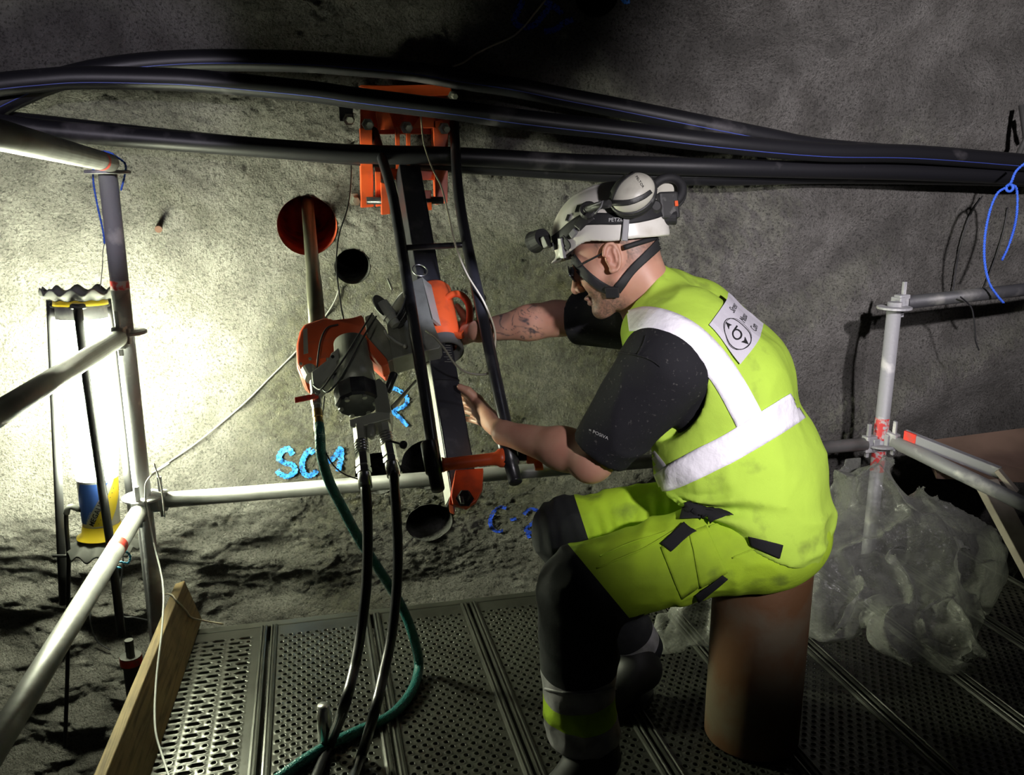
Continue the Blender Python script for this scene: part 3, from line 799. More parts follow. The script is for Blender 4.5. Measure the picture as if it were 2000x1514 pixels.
base_text('ELECTRO', .0095, LWHITE, cen(.12)-.002, .12, 'lettering', 'small white lettering ELECTRO on the blue field')
for i in range(9):
    h_ = .12+.085*i; m = MB(); c_ = on_base(cen(h_)+.031, h_, .001)
    m.ball(c_, .0013, 6); m.build('print_dot', LBLACK, BASE)
# legs: three black bars round the tube
def lp(px, py, y): return atY(px, py, y)
for nm, P in (('leg', [lp(99, 586, 2.64), lp(106, 760, 2.64), lp(114, 950, 2.63), lp(124, 1180, 2.62)]),
              ('leg', [lp(152, 604, 2.545), lp(166, 720, 2.54), lp(191, 900, 2.53), lp(218, 1080, 2.52), lp(237, 1238, 2.51)]),
              ('leg', [lp(208, 584, 2.68), lp(222, 700, 2.68), lp(246, 900, 2.67), lp(262, 1035, 2.67)])):
    P = smooth_path(P, 4); m = MB(); m.tube(P, .0125 if P[0][0] < -.3 else .0125, 12); m.build(nm, BLKM, lamp)
m = MB(); m.tube([lp(101, 596, 2.635), lp(152, 600, 2.54), lp(210, 594, 2.67)], .009, 8); m.build('top_bracket', BLKM, lamp)
P = smooth_path([on_base(-.05, .35, -.004), lp(138, 990, 2.58), lp(130, 1002, 2.58), lp(130, 1030, 2.58), lp(134, 1090, 2.58), lp(133, 1180, 2.58), lp(132, 1300, 2.60), lp(127, 1460, 2.62)], 8)
m = MB(); m.tube(P, .0062, 10); m.build('power_lead', BCAB, lamp)
m = MB(); m.tube(P[2:18], .0085, 10); m.build('strain_relief', RUBB, lamp)
m = MB(); m.tube([lp(104, 1086, 2.60), lp(140, 1086, 2.58)], .005, 8); m.build('cable_tie', BCAB, lamp)
rope('cyan_rope', [(214, 1068, 2.31), (228, 1084, 2.29), (244, 1078, 2.29), (254, 1086, 2.30), (250, 1100, 2.30), (232, 1098, 2.29), (222, 1106, 2.29), (236, 1110, 2.30)], .0030, CBROPE, 'knotted cyan rope under the lowest guard rail', 'rope')

# ------------------------------------------------------------------ the drill rig
ORNG = mat('orange_red_paint', (.76, .11, .028), .38, 0, bump=(50, .15, .002), var=(16, (.42, .07, .03), .52, .72))
REDB = mat('drill_red_enamel', (.60, .095, .035), .35, 0, var=(22, (.38, .10, .06), .55, .75), bump=(30, .1, .002))
DKGR = mat('grey_cast_metal', (.27, .275, .24), .42, .3, bump=(60, .3, .002), var=(14, (.17, .17, .15), .5, .7))
LTGR = mat('light_grey_casting', (.43, .435, .39), .42, .3, bump=(60, .25, .002), var=(12, (.17, .17, .15), .5, .72))
BLKP = mat('black_painted_steel', (.020, .020, .024), .30, .1, bump=(60, .15, .002), var=(20, (.05, .05, .055), .56, .72))
BEAM = mat('dark_beam_steel', (.045, .045, .055), .33, .4, bump=(80, .15, .001), var=(18, (.10, .10, .11), .55, .75))
RODM = mat('drill_rod_steel', (.12, .12, .085), .38, .6, var=(14, (.07, .07, .05), .5, .7))
HOSE = mat('black_hydraulic_hose', (.015, .015, .017), .30, 0, bump=(120, .15, .001))
GHOSE = bpy.data.materials.new('green_braided_hose'); GHOSE.use_nodes = True
nt = GHOSE.node_tree; b = nt.nodes['Principled BSDF']; b.inputs['Base Color'].default_value = (.012, .11, .10, 1); b.inputs['Roughness'].default_value = .28
vn = nt.nodes.new('ShaderNodeTexVoronoi'); vn.inputs['Scale'].default_value = 260
tc = nt.nodes.new('ShaderNodeTexCoord'); nt.links.new(tc.outputs['Object'], vn.inputs['Vector'])
bp = nt.nodes.new('ShaderNodeBump'); bp.inputs['Strength'].default_value = .6; bp.inputs['Distance'].default_value = .002
nt.links.new(vn.outputs['Distance'], bp.inputs['Height']); nt.links.new(bp.outputs[0], b.inputs['Normal'])
BRASS = mat('brass', (.45, .30, .12), .35, .9)

RT0, RT1 = at(797, 338, 2.76), at(905, 985, 2.10)
rD = nrm(RT1-RT0); rL = float(np.linalg.norm(RT1-RT0))
s0 = nrm(RT-rD*(RT@rD)); n0 = np.cross(s0, rD); n0 = n0 if n0@FW < 0 else -n0
tw = math.radians(18)
rS = nrm(s0*math.cos(tw)+n0*-math.sin(tw)); rN = nrm(n0*math.cos(tw)+s0*math.sin(tw))
def rp(px, py, n):
    """point on the rig plane that lies n in front of the beam axis (plane not twisted)"""
    r_ = _ray(px, py); t = ((RT0+n0*n-CAM)@n0)/(r_@n0); return CAM+r_*t
rig = empty('core_drill_rig', tuple(RT0)); tag(rig, 'orange and grey core drill on a slanted feed beam bolted to the rock', 'drill')
bpy.context.view_layer.update()
# feed beam
m = MB(); m.box((RT0+RT1)/2+rD*-.005, rD, rS, rN, rL/2+.0, .036, .030, .004); beam = m.build('feed_beam', BEAM, rig)
m = MB(); m.box(RT0+rD*(rL*.80)-rS*.0365, rD, rS, rN, rL*.19, .0012, .027, 0); m.build('lit_side_strip', LTGR, beam)  # light grey strip standing for light on the beam's left side
m = MB(); q = RT0+rD*float((rp(884, 752, .0)-RT0)@rD); m.box(q, rS, rD, rN, .0368, .0018, .0308, 0); m.build('beam_joint', BLKP, beam)
for i in range(9):
    m = MB(); m.box(RT0+rD*(rL*.60+.008*i)+rN*.0302+rS*(.020 if i % 2 else .016), rS, rD, rN, .008 if i % 2 else .012, .0006, .0004); m.build('scale_mark', LTGR, beam)
# frame rods in front
def rod(pts, name, r, mt=BLKP, seg=16, parent=None):
    P = smooth_path([rp(*p) for p in pts], 8); m = MB(); m.tube(P, r, seg); return m.build(name, mt, parent or rig)
NR = .125
rod([(712, 205, -.02), (722, 232, .03), (740, 290, .075), (762, 362, .11), (776, 432, NR), (798, 570, NR), (826, 745, NR), (846, 880, NR)], 'frame_rod', .0158)
rod([(884, 190, -.02), (887, 232, .03), (890, 300, .075), (895, 372, .11), (908, 455, NR), (936, 585, NR), (968, 738, NR), (992, 850, NR)], 'frame_rod', .0158)
rod([(795, 484, NR), (912, 478, NR)], 'cross_bar', .0085)
for a_, b_, c_ in (((838, 866), (849, 923), (857, 957)), ((984, 852), (998, 907), (1008, 943))):
    p0, p1, p2 = rp(*a_, NR), rp(*b_, NR), rp(*c_, NR); d_ = nrm(p1-p0); l1 = np.linalg.norm(p1-p0); l2 = np.linalg.norm(p2-p0)
    m = MB(); m.lathe(p0, d_, [(-.002, .016), (0, .0205), (.004, .0215), (l1-.002, .0215), (l1, .0165), (l2-.003, .0165), (l2, .0150)], 24, smooth=False); o = m.build('rod_sleeve', BLKP, rig)
    o.data.polygons.foreach_set('use_smooth', [True]*len(o.data.polygons))
# orange cross tube with end cap and yoke
p0, p1 = rp(864, 908, NR), rp(984, 894, NR); d_ = nrm(p1-p0); l = np.linalg.norm(p1-p0)
m = MB(); m.lathe(p0, d_, [(0, .019), (.006, .016), (.02, .0150), (l-.035, .0150), (l-.02, .016), (l-.012, .022), (l, .024), (l+.002, .02)], 24); m.build('orange_cross_tube', ORNG, rig)
p2, p3, p4 = rp(1012, 891, NR), rp(1028, 890, NR), rp(1058, 888, NR); d2 = nrm(p4-p2)
m = MB(); m.lathe(p2, d2, [(0, .0125), (.03, .0125)], 16); m.build('pin', BLKP, rig)
m = MB(); m.lathe(p3, d2, [(0, .019), (.002, .0205), (np.linalg.norm(p4-p3)-.002, .0205), (np.linalg.norm(p4-p3), .018)], 20); cap = m.build('end_cap', ORNG, rig)
m = MB(); m.lathe(p4, d2, [(-.01, .010), (.006, .010)], 14); m.build('pin_head', BLKP, cap)
m = MB(); q = rp(1052, 910, NR); m.box(q, d2, rD, n0, .010, .010, .006, .002); m.build('end_lug', ORNG, cap)
yk = [(889, 918), (944, 914), (942, 955), (930, 978), (910, 992), (884, 984), (881, 968)]
def ploc(pts, n, o_):
    out = []
    for p in pts:
        v = rp(*p, n)-o_; out.append((v@s0, v@rD))
    return out
o_ = rp(900, 950, .05)
m = MB(); m.prism(ploc(yk, .05, o_), o_, s0, rD, n0, -.014, .002); yoke = m.build('yoke_plate', ORNG, rig)
m = MB(); m.prism(ploc([(889, 920), (876, 984), (885, 988), (896, 924)], .045, o_), o_-n0*.006, s0, rD, n0, -.05, .001); m.build('yoke_cheek', ORNG, rig)
q = rp(908, 975, .05); m = MB(); m.lathe(q, n0, [(0, .022), (.004, .022), (.004, .0165), (.020, .0165), (.022, .013)], 6, smooth=False); m.build('hex_bolt', BLKP, yoke)
q = rp(902, 977, .075); m = MB(); m.box(q, s0*.9+rD*.3, rD, n0, .0045, .009, .004, .0008); m.build('pale_bolt_face', CHR, yoke)  # small bright steel facet on the bolt head

# wall bracket of orange plates
br = []
def bplate(name, pts, n, th, mt=ORNG, parent=None, bev=.002):
    o_ = rp(*pts[0], n); poly = ploc2(pts, n, o_)
    m = MB(); m.prism(poly, o_, XU, ZU, np.array([0, 1., 0]), th, bev); return m.build(name, mt, parent or rig)
def wpl(px, py, n): return atY(px, py, 2.935-n)
def ploc2(pts, n, o_):
    out = []
    for p in pts:
        v = wpl(*p, n)-o_; out.append((v[0], v[2]))
    return out
def bplate(name, pts, n, th, mt=ORNG, parent=None, bev=.0015):
    o_ = wpl(*pts[0], n); m = MB(); m.prism(ploc2(pts, n, o_), o_, XU, ZU, np.array([0, 1., 0]), th, bev); return m.build(name, mt, parent or rig)
bplate('bracket_plate', [(704, 166), (882, 166), (882, 262), (704, 262)], .0, .016)
bplate('bracket_beam', [(700, 168), (880, 164), (884, 186), (760, 188)], .09, .03)
bplate('side_plate', [(703, 250), (727, 252), (730, 404), (706, 406)], .07, .055)
bplate('side_plate', [(846, 236), (876, 232), (874, 396), (852, 400)], .06, .055)
bplate('gusset', [(734, 212), (758, 212), (772, 252), (738, 254)], .06, .012)
bplate('gusset', [(806, 250), (824, 222), (850, 226), (852, 250)], .06, .012)
bplate('rib', [(773, 248), (781, 248), (781, 330), (773, 330)], .07, .03)
bplate('rib', [(794, 248), (802, 248), (802, 330), (794, 330)], .07, .03)
bplate('cross_plate', [(732, 326), (872, 326), (868, 352), (736, 350)], .03, .02)
bplate('hinge_cheek', [(733, 335), (744, 335), (746, 402), (735, 404)], .085, .035)
bplate('hinge_cheek', [(744, 356), (762, 362), (762, 418), (746, 420)], .11, .04)
bplate('hinge_cheek', [(828, 372), (842, 372), (844, 410), (830, 412)], .10, .04)
m = MB(); m.lathe(wpl(722, 392, .09)-XU*.01, XU, [(0, .012), (.25, .012)], 16); m.build('hinge_pin', BLKP, rig)
m = MB(); m.lathe(wpl(818, 388, .10), XU, [(0, .027), (.012, .027), (.012, .020), (.02, .020)], 24, smooth=False); m.build('hinge_washer', CHR, rig)
for px, py, r_ in ((792, 244, .020), (866, 246, .019), (716, 238, .019), (882, 182, .016), (690, 385, .022), (678, 228, .02)):
    p = wpl(px, py, .10 if px not in (678, 690) else .02); m = MB(); m.lathe(p+np.array([0, .06, 0]), np.array([.1, -1, -.15]), [(0, r_*.6), (.035, r_*.6), (.035, r_), (.055, r_), (.056, r_*.55), (.085, r_*.55)], 6, smooth=False); m.build('anchor_bolt', DKGR, rig)
m = MB(); m.box(wpl(676, 222, .01), XU, np.array([0, 1., 0]), ZU, .022, .005, .024, .002); m.build('anchor_plate', BLKP, rig)
q = wpl(793, 380, .13); m = MB(); m.box(q, XU+ZU*.6, ZU, np.array([0, 1., 0]), .011, .016, .003, .001); m.build('bare_latch', CHR, rig)

# carriage round the beam
c0, c1 = rp(846, 566, 0.0), rp(868, 690, 0.0); dl = np.linalg.norm(c1-c0)
m = MB(); m.lathe(c0, rD, [(0, .036), (.002, .046), (.012, .052), (dl*.86, .054), (dl*.87, .053)], 36, cap=False); car = m.build('carriage_housing', ORNG, rig)
m = MB(); m.lathe(c0, rD, [(dl*.86, .054), (dl*.88, .056), (dl*1.0, .056), (dl*1.01, .05), (dl*.9, .04)], 36, cap=False); m.build('rubber_rim', RUBB, car)
# angular cover plate with a bevelled edge
o_ = rp(820, 600, .085)
m = MB(); m.prism(ploc([(800, 552), (824, 541), (842, 620), (862, 672), (858, 680), (812, 690), (806, 650)], .085, o_), o_, s0, rD, n0, -.05, .002); m.build('cover_plate', DKGR, rig)
a1, a2, a3, a4 = rp(824, 541, .086), rp(846, 560, .045), rp(866, 640, .045), rp(845, 622, .086)
m = MB(); m._add([V(p) for p in (a1, a2, a3, a4)]+[V(p-n0*.01-s0*.004) for p in (a1, a2, a3, a4)], [(0, 1, 2, 3), (7, 6, 5, 4), (0, 4, 5, 1), (1, 5, 6, 2), (2, 6, 7, 3), (3, 7, 4, 0)], False); m.build('bevelled_edge', LTGR, rig)
o_ = rp(850, 620, .05)
m = MB(); m.prism(ploc([(838, 548), (848, 545), (873, 655), (869, 662), (858, 662)], .055, o_), o_, s0, rD, n0, -.03, .001); m.build('edge_flange', BLKP, rig)
P = smooth_path([rp(870, 585, .03), rp(884, 575, .045), rp(900, 576, .05), rp(914, 592, .05), rp(918, 615, .05), rp(914, 642, .05), rp(902, 655, .045), rp(886, 655, .03)], 6)
m = MB(); m.tube(P, .0098, 14); m.build('grab_handle', ORNG, rig)
m = MB(); m.torus(rp(820, 528, .05), nrm(n0+s0*.3), .022, .0022, 28, 8); m.build('lifting_ring', CHR, rig)
# lower bracket box to the left of the cover
o_ = rp(790, 670, .07)
m = MB(); m.prism(ploc([(755, 632), (800, 622), (834, 672), (836, 682), (766, 702)], .07, o_), o_, s0, rD, n0, -.07, .003); m.build('clamp_block', DKGR, rig)
o_ = rp(735, 660, .05)
m = MB(); m.prism(ploc([(712, 618), (728, 612), (752, 640), (772, 700), (748, 712), (722, 678)], .05, o_), o_, s0, rD, n0, -.06, .003); m.build('clamp_arm', DKGR, rig)
o_ = rp(745, 690, .045)
m = MB(); m.prism(ploc([(715, 672), (748, 710), (756, 722), (748, 722), (712, 690)], .05, o_), o_, s0, rD, n0, -.05, .002); m.build('red_flange', REDB, rig)
# feed wheel and its knob
wc = rp(786, 606, .09); wa = nrm(-s0*.75+n0*.55-rD*.25)
m = MB(); m.lathe(wc, wa, [(-.012, .045), (-.010, .052), (.0, .054), (.004, .050), (.004, .042), (.010, .042), (.014, .048), (.018, .046), (.018, .01)], 36, smooth=False); whl = m.build('feed_wheel', BLKP, rig)
m = MB(); m.torus(wc+wa*.004, wa, .0535, .0016, 36, 6); m.torus(wc+wa*.018, wa, .047, .0016, 36, 6); m.build('wheel_rim', GALV, whl)
kc = rp(757, 602, .11); ka = nrm(rp(772, 634, .10)-rp(742, 592, .12))
m = MB(); m.lathe(rp(744, 594, .118), ka, [(0, .010), (.0, .020), (.045, .021), (.047, .018), (.06, .018), (.06, .014), (.075, .014)], 20, smooth=False); m.build('spindle', LTGR, rig)
m = MB(); m.lathe(rp(744, 594, .118)+ka*.008, nrm(ka*.35+n0*.4-rD*.35+s0*.25), [(-.002, .002), (-.002, .036), (.002, .036), (.002, .002)], 28, smooth=False, cap=False); m.build('spindle_disc', BLKP, rig)
P = smooth_path([rp(752, 646, .09), rp(756, 655, .095), rp(764, 660, .1), rp(774, 668, .1), rp(790, 676, .1)], 5); m = MB(); m.tube(P, .004, 8); m.ball(P[-1], .0062); m.build('clamp_lever', LTGR, rig)
m = MB(); m.tube([rp(757, 545, .05), rp(766, 566, .05)], .0035, 8); m.build('pin', LTGR, rig)
# gearbox of the drill unit
gb = [(583, 646), (592, 632), (634, 618), (650, 621), (662, 631), (708, 611), (714, 640), (716, 668), (660, 690), (642, 700), (600, 738), (588, 736), (578, 716), (577, 672)]
o_ = rp(640, 670, .075)
m = MB(); m.prism(ploc(gb, .075, o_), o_, s0, rD, n0, -.085, .010); gear = m.build('gearbox', REDB, rig)
for p in gear.data.polygons: p.use_smooth = True
gear.data.update()
m = MB(); m.prism(ploc([(592, 644), (600, 641), (602, 690), (593, 692)], .0755, o_), o_+n0*.0012, s0, rD, n0, -.003, 0); m.build('worn_stripe', LTGR, gear)
o2 = rp(650, 720, .082)
m = MB(); m.prism(ploc([(582, 712), (644, 698), (650, 704), (604, 738), (594, 742)], .076, o2), o2, s0, rD, n0, -.06, .003); m.build('gearbox_cover', ORNG, gear)
m = MB(); m.prism(ploc([(702, 662), (716, 660), (756, 705), (760, 716), (746, 722)], .06, o2), o2-n0*.01, s0, rD, n0, -.05, .003); m.build('gearbox_foot', REDB, gear)
for px, py in ((606, 702), (588, 712), (596, 728), (640, 703)):
    m = MB(); m.lathe(rp(px, py, .085), n0, [(0, .0042), (.005, .0042)], 6, smooth=False); m.build('bolt', DKGR, gear)
# drill rod up into the bore hole
ra, rb = atY(600, 392, 3.10), rp(622, 660, .03)
rod_d = nrm(rb-ra); rl = np.linalg.norm(rb-ra)
m = MB(); m.lathe(ra, rod_d, [(0, .021), (rl*.60, .021), (rl*.61, .0225), (rl*.63, .0225), (rl*.64, .0235), (rl, .0235)], 24); m.build('drill_rod', RODM, rig)
# motor
m0, m1 = rp(684, 668, .10), rp(701, 806, .105); md = nrm(m1-m0); ml = np.linalg.norm(m1-m0)
m = MB(); m.lathe(m0, md, [(0, .03), (.004, .044), (ml*.34, .046), (ml*.36, .051), (ml*.70, .052)], 32); mot = m.build('hydraulic_motor', DKGR, rig)
o_ = rp(700, 790, .155)
m = MB(); m.lathe(m0+md*ml*.68, md, [(0, .040), (0, .056), (.012, .057), (.046, .056), (.052, .050), (.052, .0), ], 10, smooth=False, cap=False); m.build('motor_end_cap', BLKP, mot)
for k in range(6):
    a_ = k*math.pi/3; p = m0+md*(ml*.68+.046)+(s0*math.cos(a_)+n0*math.sin(a_))*.043
    m = MB(); m.lathe(p, md, [(0, .0065), (.012, .0065)], 6, smooth=False); m.build('bolt', DKGR, mot)
o_ = rp(650, 710, .135)
m = MB(); m.prism(ploc([(608, 726), (642, 704), (646, 690), (672, 670), (682, 684), (684, 742), (662, 770), (652, 738), (640, 734), (622, 760), (611, 752)], .135, o_), o_, s0, rD, n0, -.045, .003); pl = m.build('mounting_plate', LTGR, rig)
for px, py in ((650, 698), (653, 731), (671, 723), (671, 690)):
    m = MB(); m.lathe(rp(px, py, .134), n0, [(0, .0045), (.004, .0045)], 10); m.build('screw', BLKP, pl)
m = MB(); m.lathe(rp(602, 722, .10), nrm(rp(616, 748, .11)-rp(602, 722, .10)), [(0, .014), (.0, .020), (.035, .020), (.035, .014)], 20, smooth=False); m.build('water_swivel', LTGR, rig)
# valve block and couplings
o_ = rp(745, 780, .12)
m = MB(); m.prism(ploc([(728, 745), (740, 738), (754, 750), (764, 800), (762, 820), (735, 826)], .12, o_), o_, s0, rD, n0, -.055, .003); vb = m.build('valve_block', DKGR, rig)
o_ = rp(722, 815, .13)
m = MB(); m.prism(ploc([(682, 820), (735, 804), (762, 806), (762, 818), (694, 836), (683, 832)], .13, o_), o_, s0, rD, n0, -.06, .002); m.build('port_plate', LTGR, rig)
def coupling(pts, n, label):
    a_, b_ = rp(*pts[0], n), rp(*pts[1], n); d_ = nrm(b_-a_); l = np.linalg.norm(b_-a_)
    m = MB(); m.lathe(a_, d_, [(0, .0145), (0, .0165), (l*.26, .0165)], 6, smooth=False); o = m.build('coupling_hex', LTGR, rig)
    m = MB(); pr = []
    for k in range(4): pr += [(l*(.26+.045*k), .0160), (l*(.28+.045*k), .0172), (l*(.295+.045*k), .0172), (l*(.30+.045*k), .0155)]
    m.lathe(a_, d_, pr+[(l*.46, .0165)], 24, smooth=False); m.build('coupling_ring', CHR, o)
    m = MB(); m.lathe(a_, d_, [(l*.46, .0155), (l*.48, .0175), (l*.66, .0175), (l*.68, .0155), (l*.70, .0185), (l*.77, .0185), (l*.78, .0150)], 6, smooth=False); m.build('coupling_nut', CHR, o)
    m = MB(); m.lathe(a_, d_, [(l*.77, .0150), (l*.80, .0160), (l, .0160), (l, .012)], 24); m.build('hose_ferrule', CHR, o)
    return b_
ca = coupling([(702, 832), (714, 952)], .12, 0); cb = coupling([(748, 818), (769, 930)], .11, 0)
q = rp(724, 832, .12); m = MB(); m.lathe(q, rD, [(0, .011), (.03, .011), (.036, .006)], 14); m.build('plug', LTGR, rig)
a_, b_ = rp(752, 776, .10), rp(767, 738, .12)
m = MB(); m.tube([a_, a_+(b_-a_)*.3], .004, 8); m.build('lever_stem', LTGR, rig); m = MB(); m.lathe(a_+(b_-a_)*.25, b_-a_, [(0, .008), (.004, .0105), (.05, .0115), (.055, .008)], 16); m.build('lever_grip', BLKP, rig)
a_, b_ = rp(757, 860, .12), rp(788, 869, .13); m = MB(); m.tube([a_, b_], .0028, 8); m.build('lever_stem', BLKP, rig); m = MB(); m.ball(b_, .0105, 16); m.build('ball_knob', BLKP, rig)
m = MB(); m.tube([rp(764, 798, .08), rp(813, 745, .03)], .0055, 10); m.build('feed_stay', DKGR, rig)
# water valve with red lever
w0, w1 = rp(613, 745, .11), rp(624, 842, .12); wd = nrm(w1-w0); wl = np.linalg.norm(w1-w0)
m = MB(); m.lathe(w0, wd, [(0, .011), (wl*.28, .011), (wl*.28, .0135), (wl*.5, .0135), (wl*.52, .0115), (wl*.62, .0115)], 8, smooth=False); m.build('water_valve', CHR, rig)
m = MB(); m.lathe(w0, wd, [(wl*.60, .0125), (wl*.74, .0125), (wl*.75, .011), (wl*.80, .011), (wl*.81, .0125), (wl*.92, .0125), (wl*.93, .0135), (wl*1.0, .0135)], 24, smooth=False); m.build('brass_fitting', BRASS, rig)
m = MB(); p = rp(622, 773, .13); q = rp(576, 782, .13); m.box((p+q)/2, q-p, rD, n0, np.linalg.norm(q-p)/2, .0075, .0022, .001); m.build('red_valve_lever', REDP, rig)
m = MB(); m.lathe(rp(622, 774, .12), n0, [(0, .008), (.016, .008), (.016, .005), (.02, .005)], 6, smooth=False); m.build('valve_nut', CHR, rig)
# thin control cables across the motor
for pts in ([(727, 612, .13), (700, 655, .16), (672, 700, .17), (645, 738, .17), (630, 758, .16), (622, 760, .15), (612, 752, .14)], [(735, 618, .13), (712, 655, .16), (690, 695, .17), (668, 735, .17), (650, 758, .17), (638, 766, .16), (630, 760, .15)],
            [(660, 634, .09), (640, 640, .10), (628, 660, .11), (622, 690, .11), (619, 718, .11)]):
    rod(pts, 'control_cable', .0024, BCAB, 8)

# ------------------------------------------------------------------ hoses to the deck
def hose(pts, r, mt, label, name):
    P = smooth_path(pts, 12); return tag(MB().tube(P, r, 18).build(name, mt), label, 'hose')
yA = ca[1]
hose([ca-rD*.02, ca+rD*.01, atY(717, 1000, yA-.01), atY(718, 1075, yA-.03), atY(715, 1150, yA-.06), atY(706, 1225, yA-.10), atY(693, 1300, yA-.17), atY(672, 1380, yA-.25), atZ(645, 1452, .022), atZ(612, 1530, .018), atZ(585, 1600, .018)], .0122, HOSE, 'black hydraulic hose nearer the lamp, hanging from the drill motor', 'hydraulic_hose')
yB = cb[1]
hose([cb-rD*.02, cb+rD*.01, atY(774, 1000, yB-.01), atY(777, 1080, yB-.02), atY(774, 1160, yB-.05), atY(764, 1245, yB-.10), atY(748, 1320, yB-.17), atY(730, 1395, yB-.25), atZ(708, 1470, .022), atZ(684, 1540, .018), atZ(662, 1610, .018)], .0122, HOSE, 'black hydraulic hose nearer the man, hanging from the drill motor', 'hydraulic_hose')
gy = float(w1[1])
hose([w1-wd*.02, w1+wd*.01, atY(628, 890, gy), atY(643, 940, gy+.01), atY(668, 990, gy+.02), atY(700, 1050, gy+.03), atY(742, 1115, gy+.04), atY(782, 1180, gy+.05), atY(808, 1245, gy+.02), atZ(818, 1300, .030), atZ(803, 1352, .018), atZ(762, 1398, .016), atZ(695, 1430, .015), atZ(630, 1462, .015), atZ(555, 1512, .015), atZ(480, 1570, .015)], .0128, GHOSE, 'green braided water hose curling over the deck', 'water_hose')
rod_p = [rp(684, 232, .0), rp(686, 330, .0), rp(680, 400, .02), rp(662, 460, .02), rp(657, 520, .02), rp(665, 590, .04), rp(672, 628, .06)]
tag(MB().tube(smooth_path(rod_p, 8), .0022, 8).build('black_cable', BCAB), 'thin black cable dropping from the anchor past the bore holes', 'cable')
P = smooth_path([rp(822, 228, .13), rp(828, 280, .14), rp(845, 330, .14), rp(862, 365, .15), (rp(876, 420, .15)), rp(890, 480, .155), rp(912, 535, .155), rp(945, 590, .15), rp(966, 645, .13), rp(966, 690, .12)], 8)
tag(MB().tube(P, .0026, 8).build('twine', TWINE), 'beige twine hanging down along the right drill frame rod', 'string')
P = smooth_path([rp(832, 646, .16), rp(850, 660, .17), rp(870, 684, .17), rp(886, 708, .15), rp(908, 726, .12), rp(940, 732, .11), rp(958, 728, .12)], 8)
tag(MB().tube(P, .0030, 8).build('grey_cable', mat('grey_green_cable', (.26, .25, .2), .5)), 'grey cable curving from the drill cover below the red housing', 'cable')
P = smooth_path([rp(634, 775, .10), rp(628, 830, .10), rp(632, 870, .09), rp(648, 905, .06), rp(672, 926, .03), rp(700, 936, .02)], 8)
tag(MB().tube(P, .0018, 8).build('black_cable', BCAB), 'thin black cable beside the green hose', 'cable')

# ------------------------------------------------------------------ the man
HF = np.array([sy_, cy_, 0.0])
mF = nrm(-.94*RT+.34*HF); mL = nrm(-.34*RT-.94*HF)
def camv(r, u, f): return nrm(RT*r+UP*u+FW*f)
SEAT = np.array([sc[0], sc[1], .443])
PEL = SEAT+np.array([0, 0, .125])+mF*.015
HIPN, HIPF = PEL+mL*.095+mF*.02-ZU*.01, PEL-mL*.095+mF*.02-ZU*.01
KNN, ANN = at(1128, 1150, 1.80), at(1138, 1425, 1.875)
KNF, ANF = at(1108, 1038, 2.08), at(1243, 1262, 2.235)
C_W, C_C, C_U, C_7 = at(1447, 905, 1.965), at(1412, 750, 1.955), at(1338, 652, 1.965), at(1262, 590, 1.97)
SHN, ELN, WRN = at(1296, 722, 1.79), at(1160, 893, 1.87), at(985, 846, 2.04)
SHF, ELF, WRF = at(1275, 622, 2.12), at(1085, 622, 2.25), at(935, 647, 2.29)
hF, hU = camv(-.85, -.36, .38), camv(-.25, 1, -.1)
hU = nrm(hU-hF*(hU@hF)); hL = np.cross(hU, hF)
HO = at(1190, 503, 1.872)-hL*.076
HAX = np.stack([hF, hL, hU])
def hl(f, l, u): return HO+hF*f+hL*l+hU*u
print('man', KNN, ANN, KNF, ANF, 'hip', HIPN, 'sho', SHN, 'thigh', np.linalg.norm(KNN-HIPN), np.linalg.norm(KNF-HIPF), 'shin', np.linalg.norm(KNN-ANN), np.linalg.norm(KNF-ANF), 'torso', np.linalg.norm(PEL-C_7))

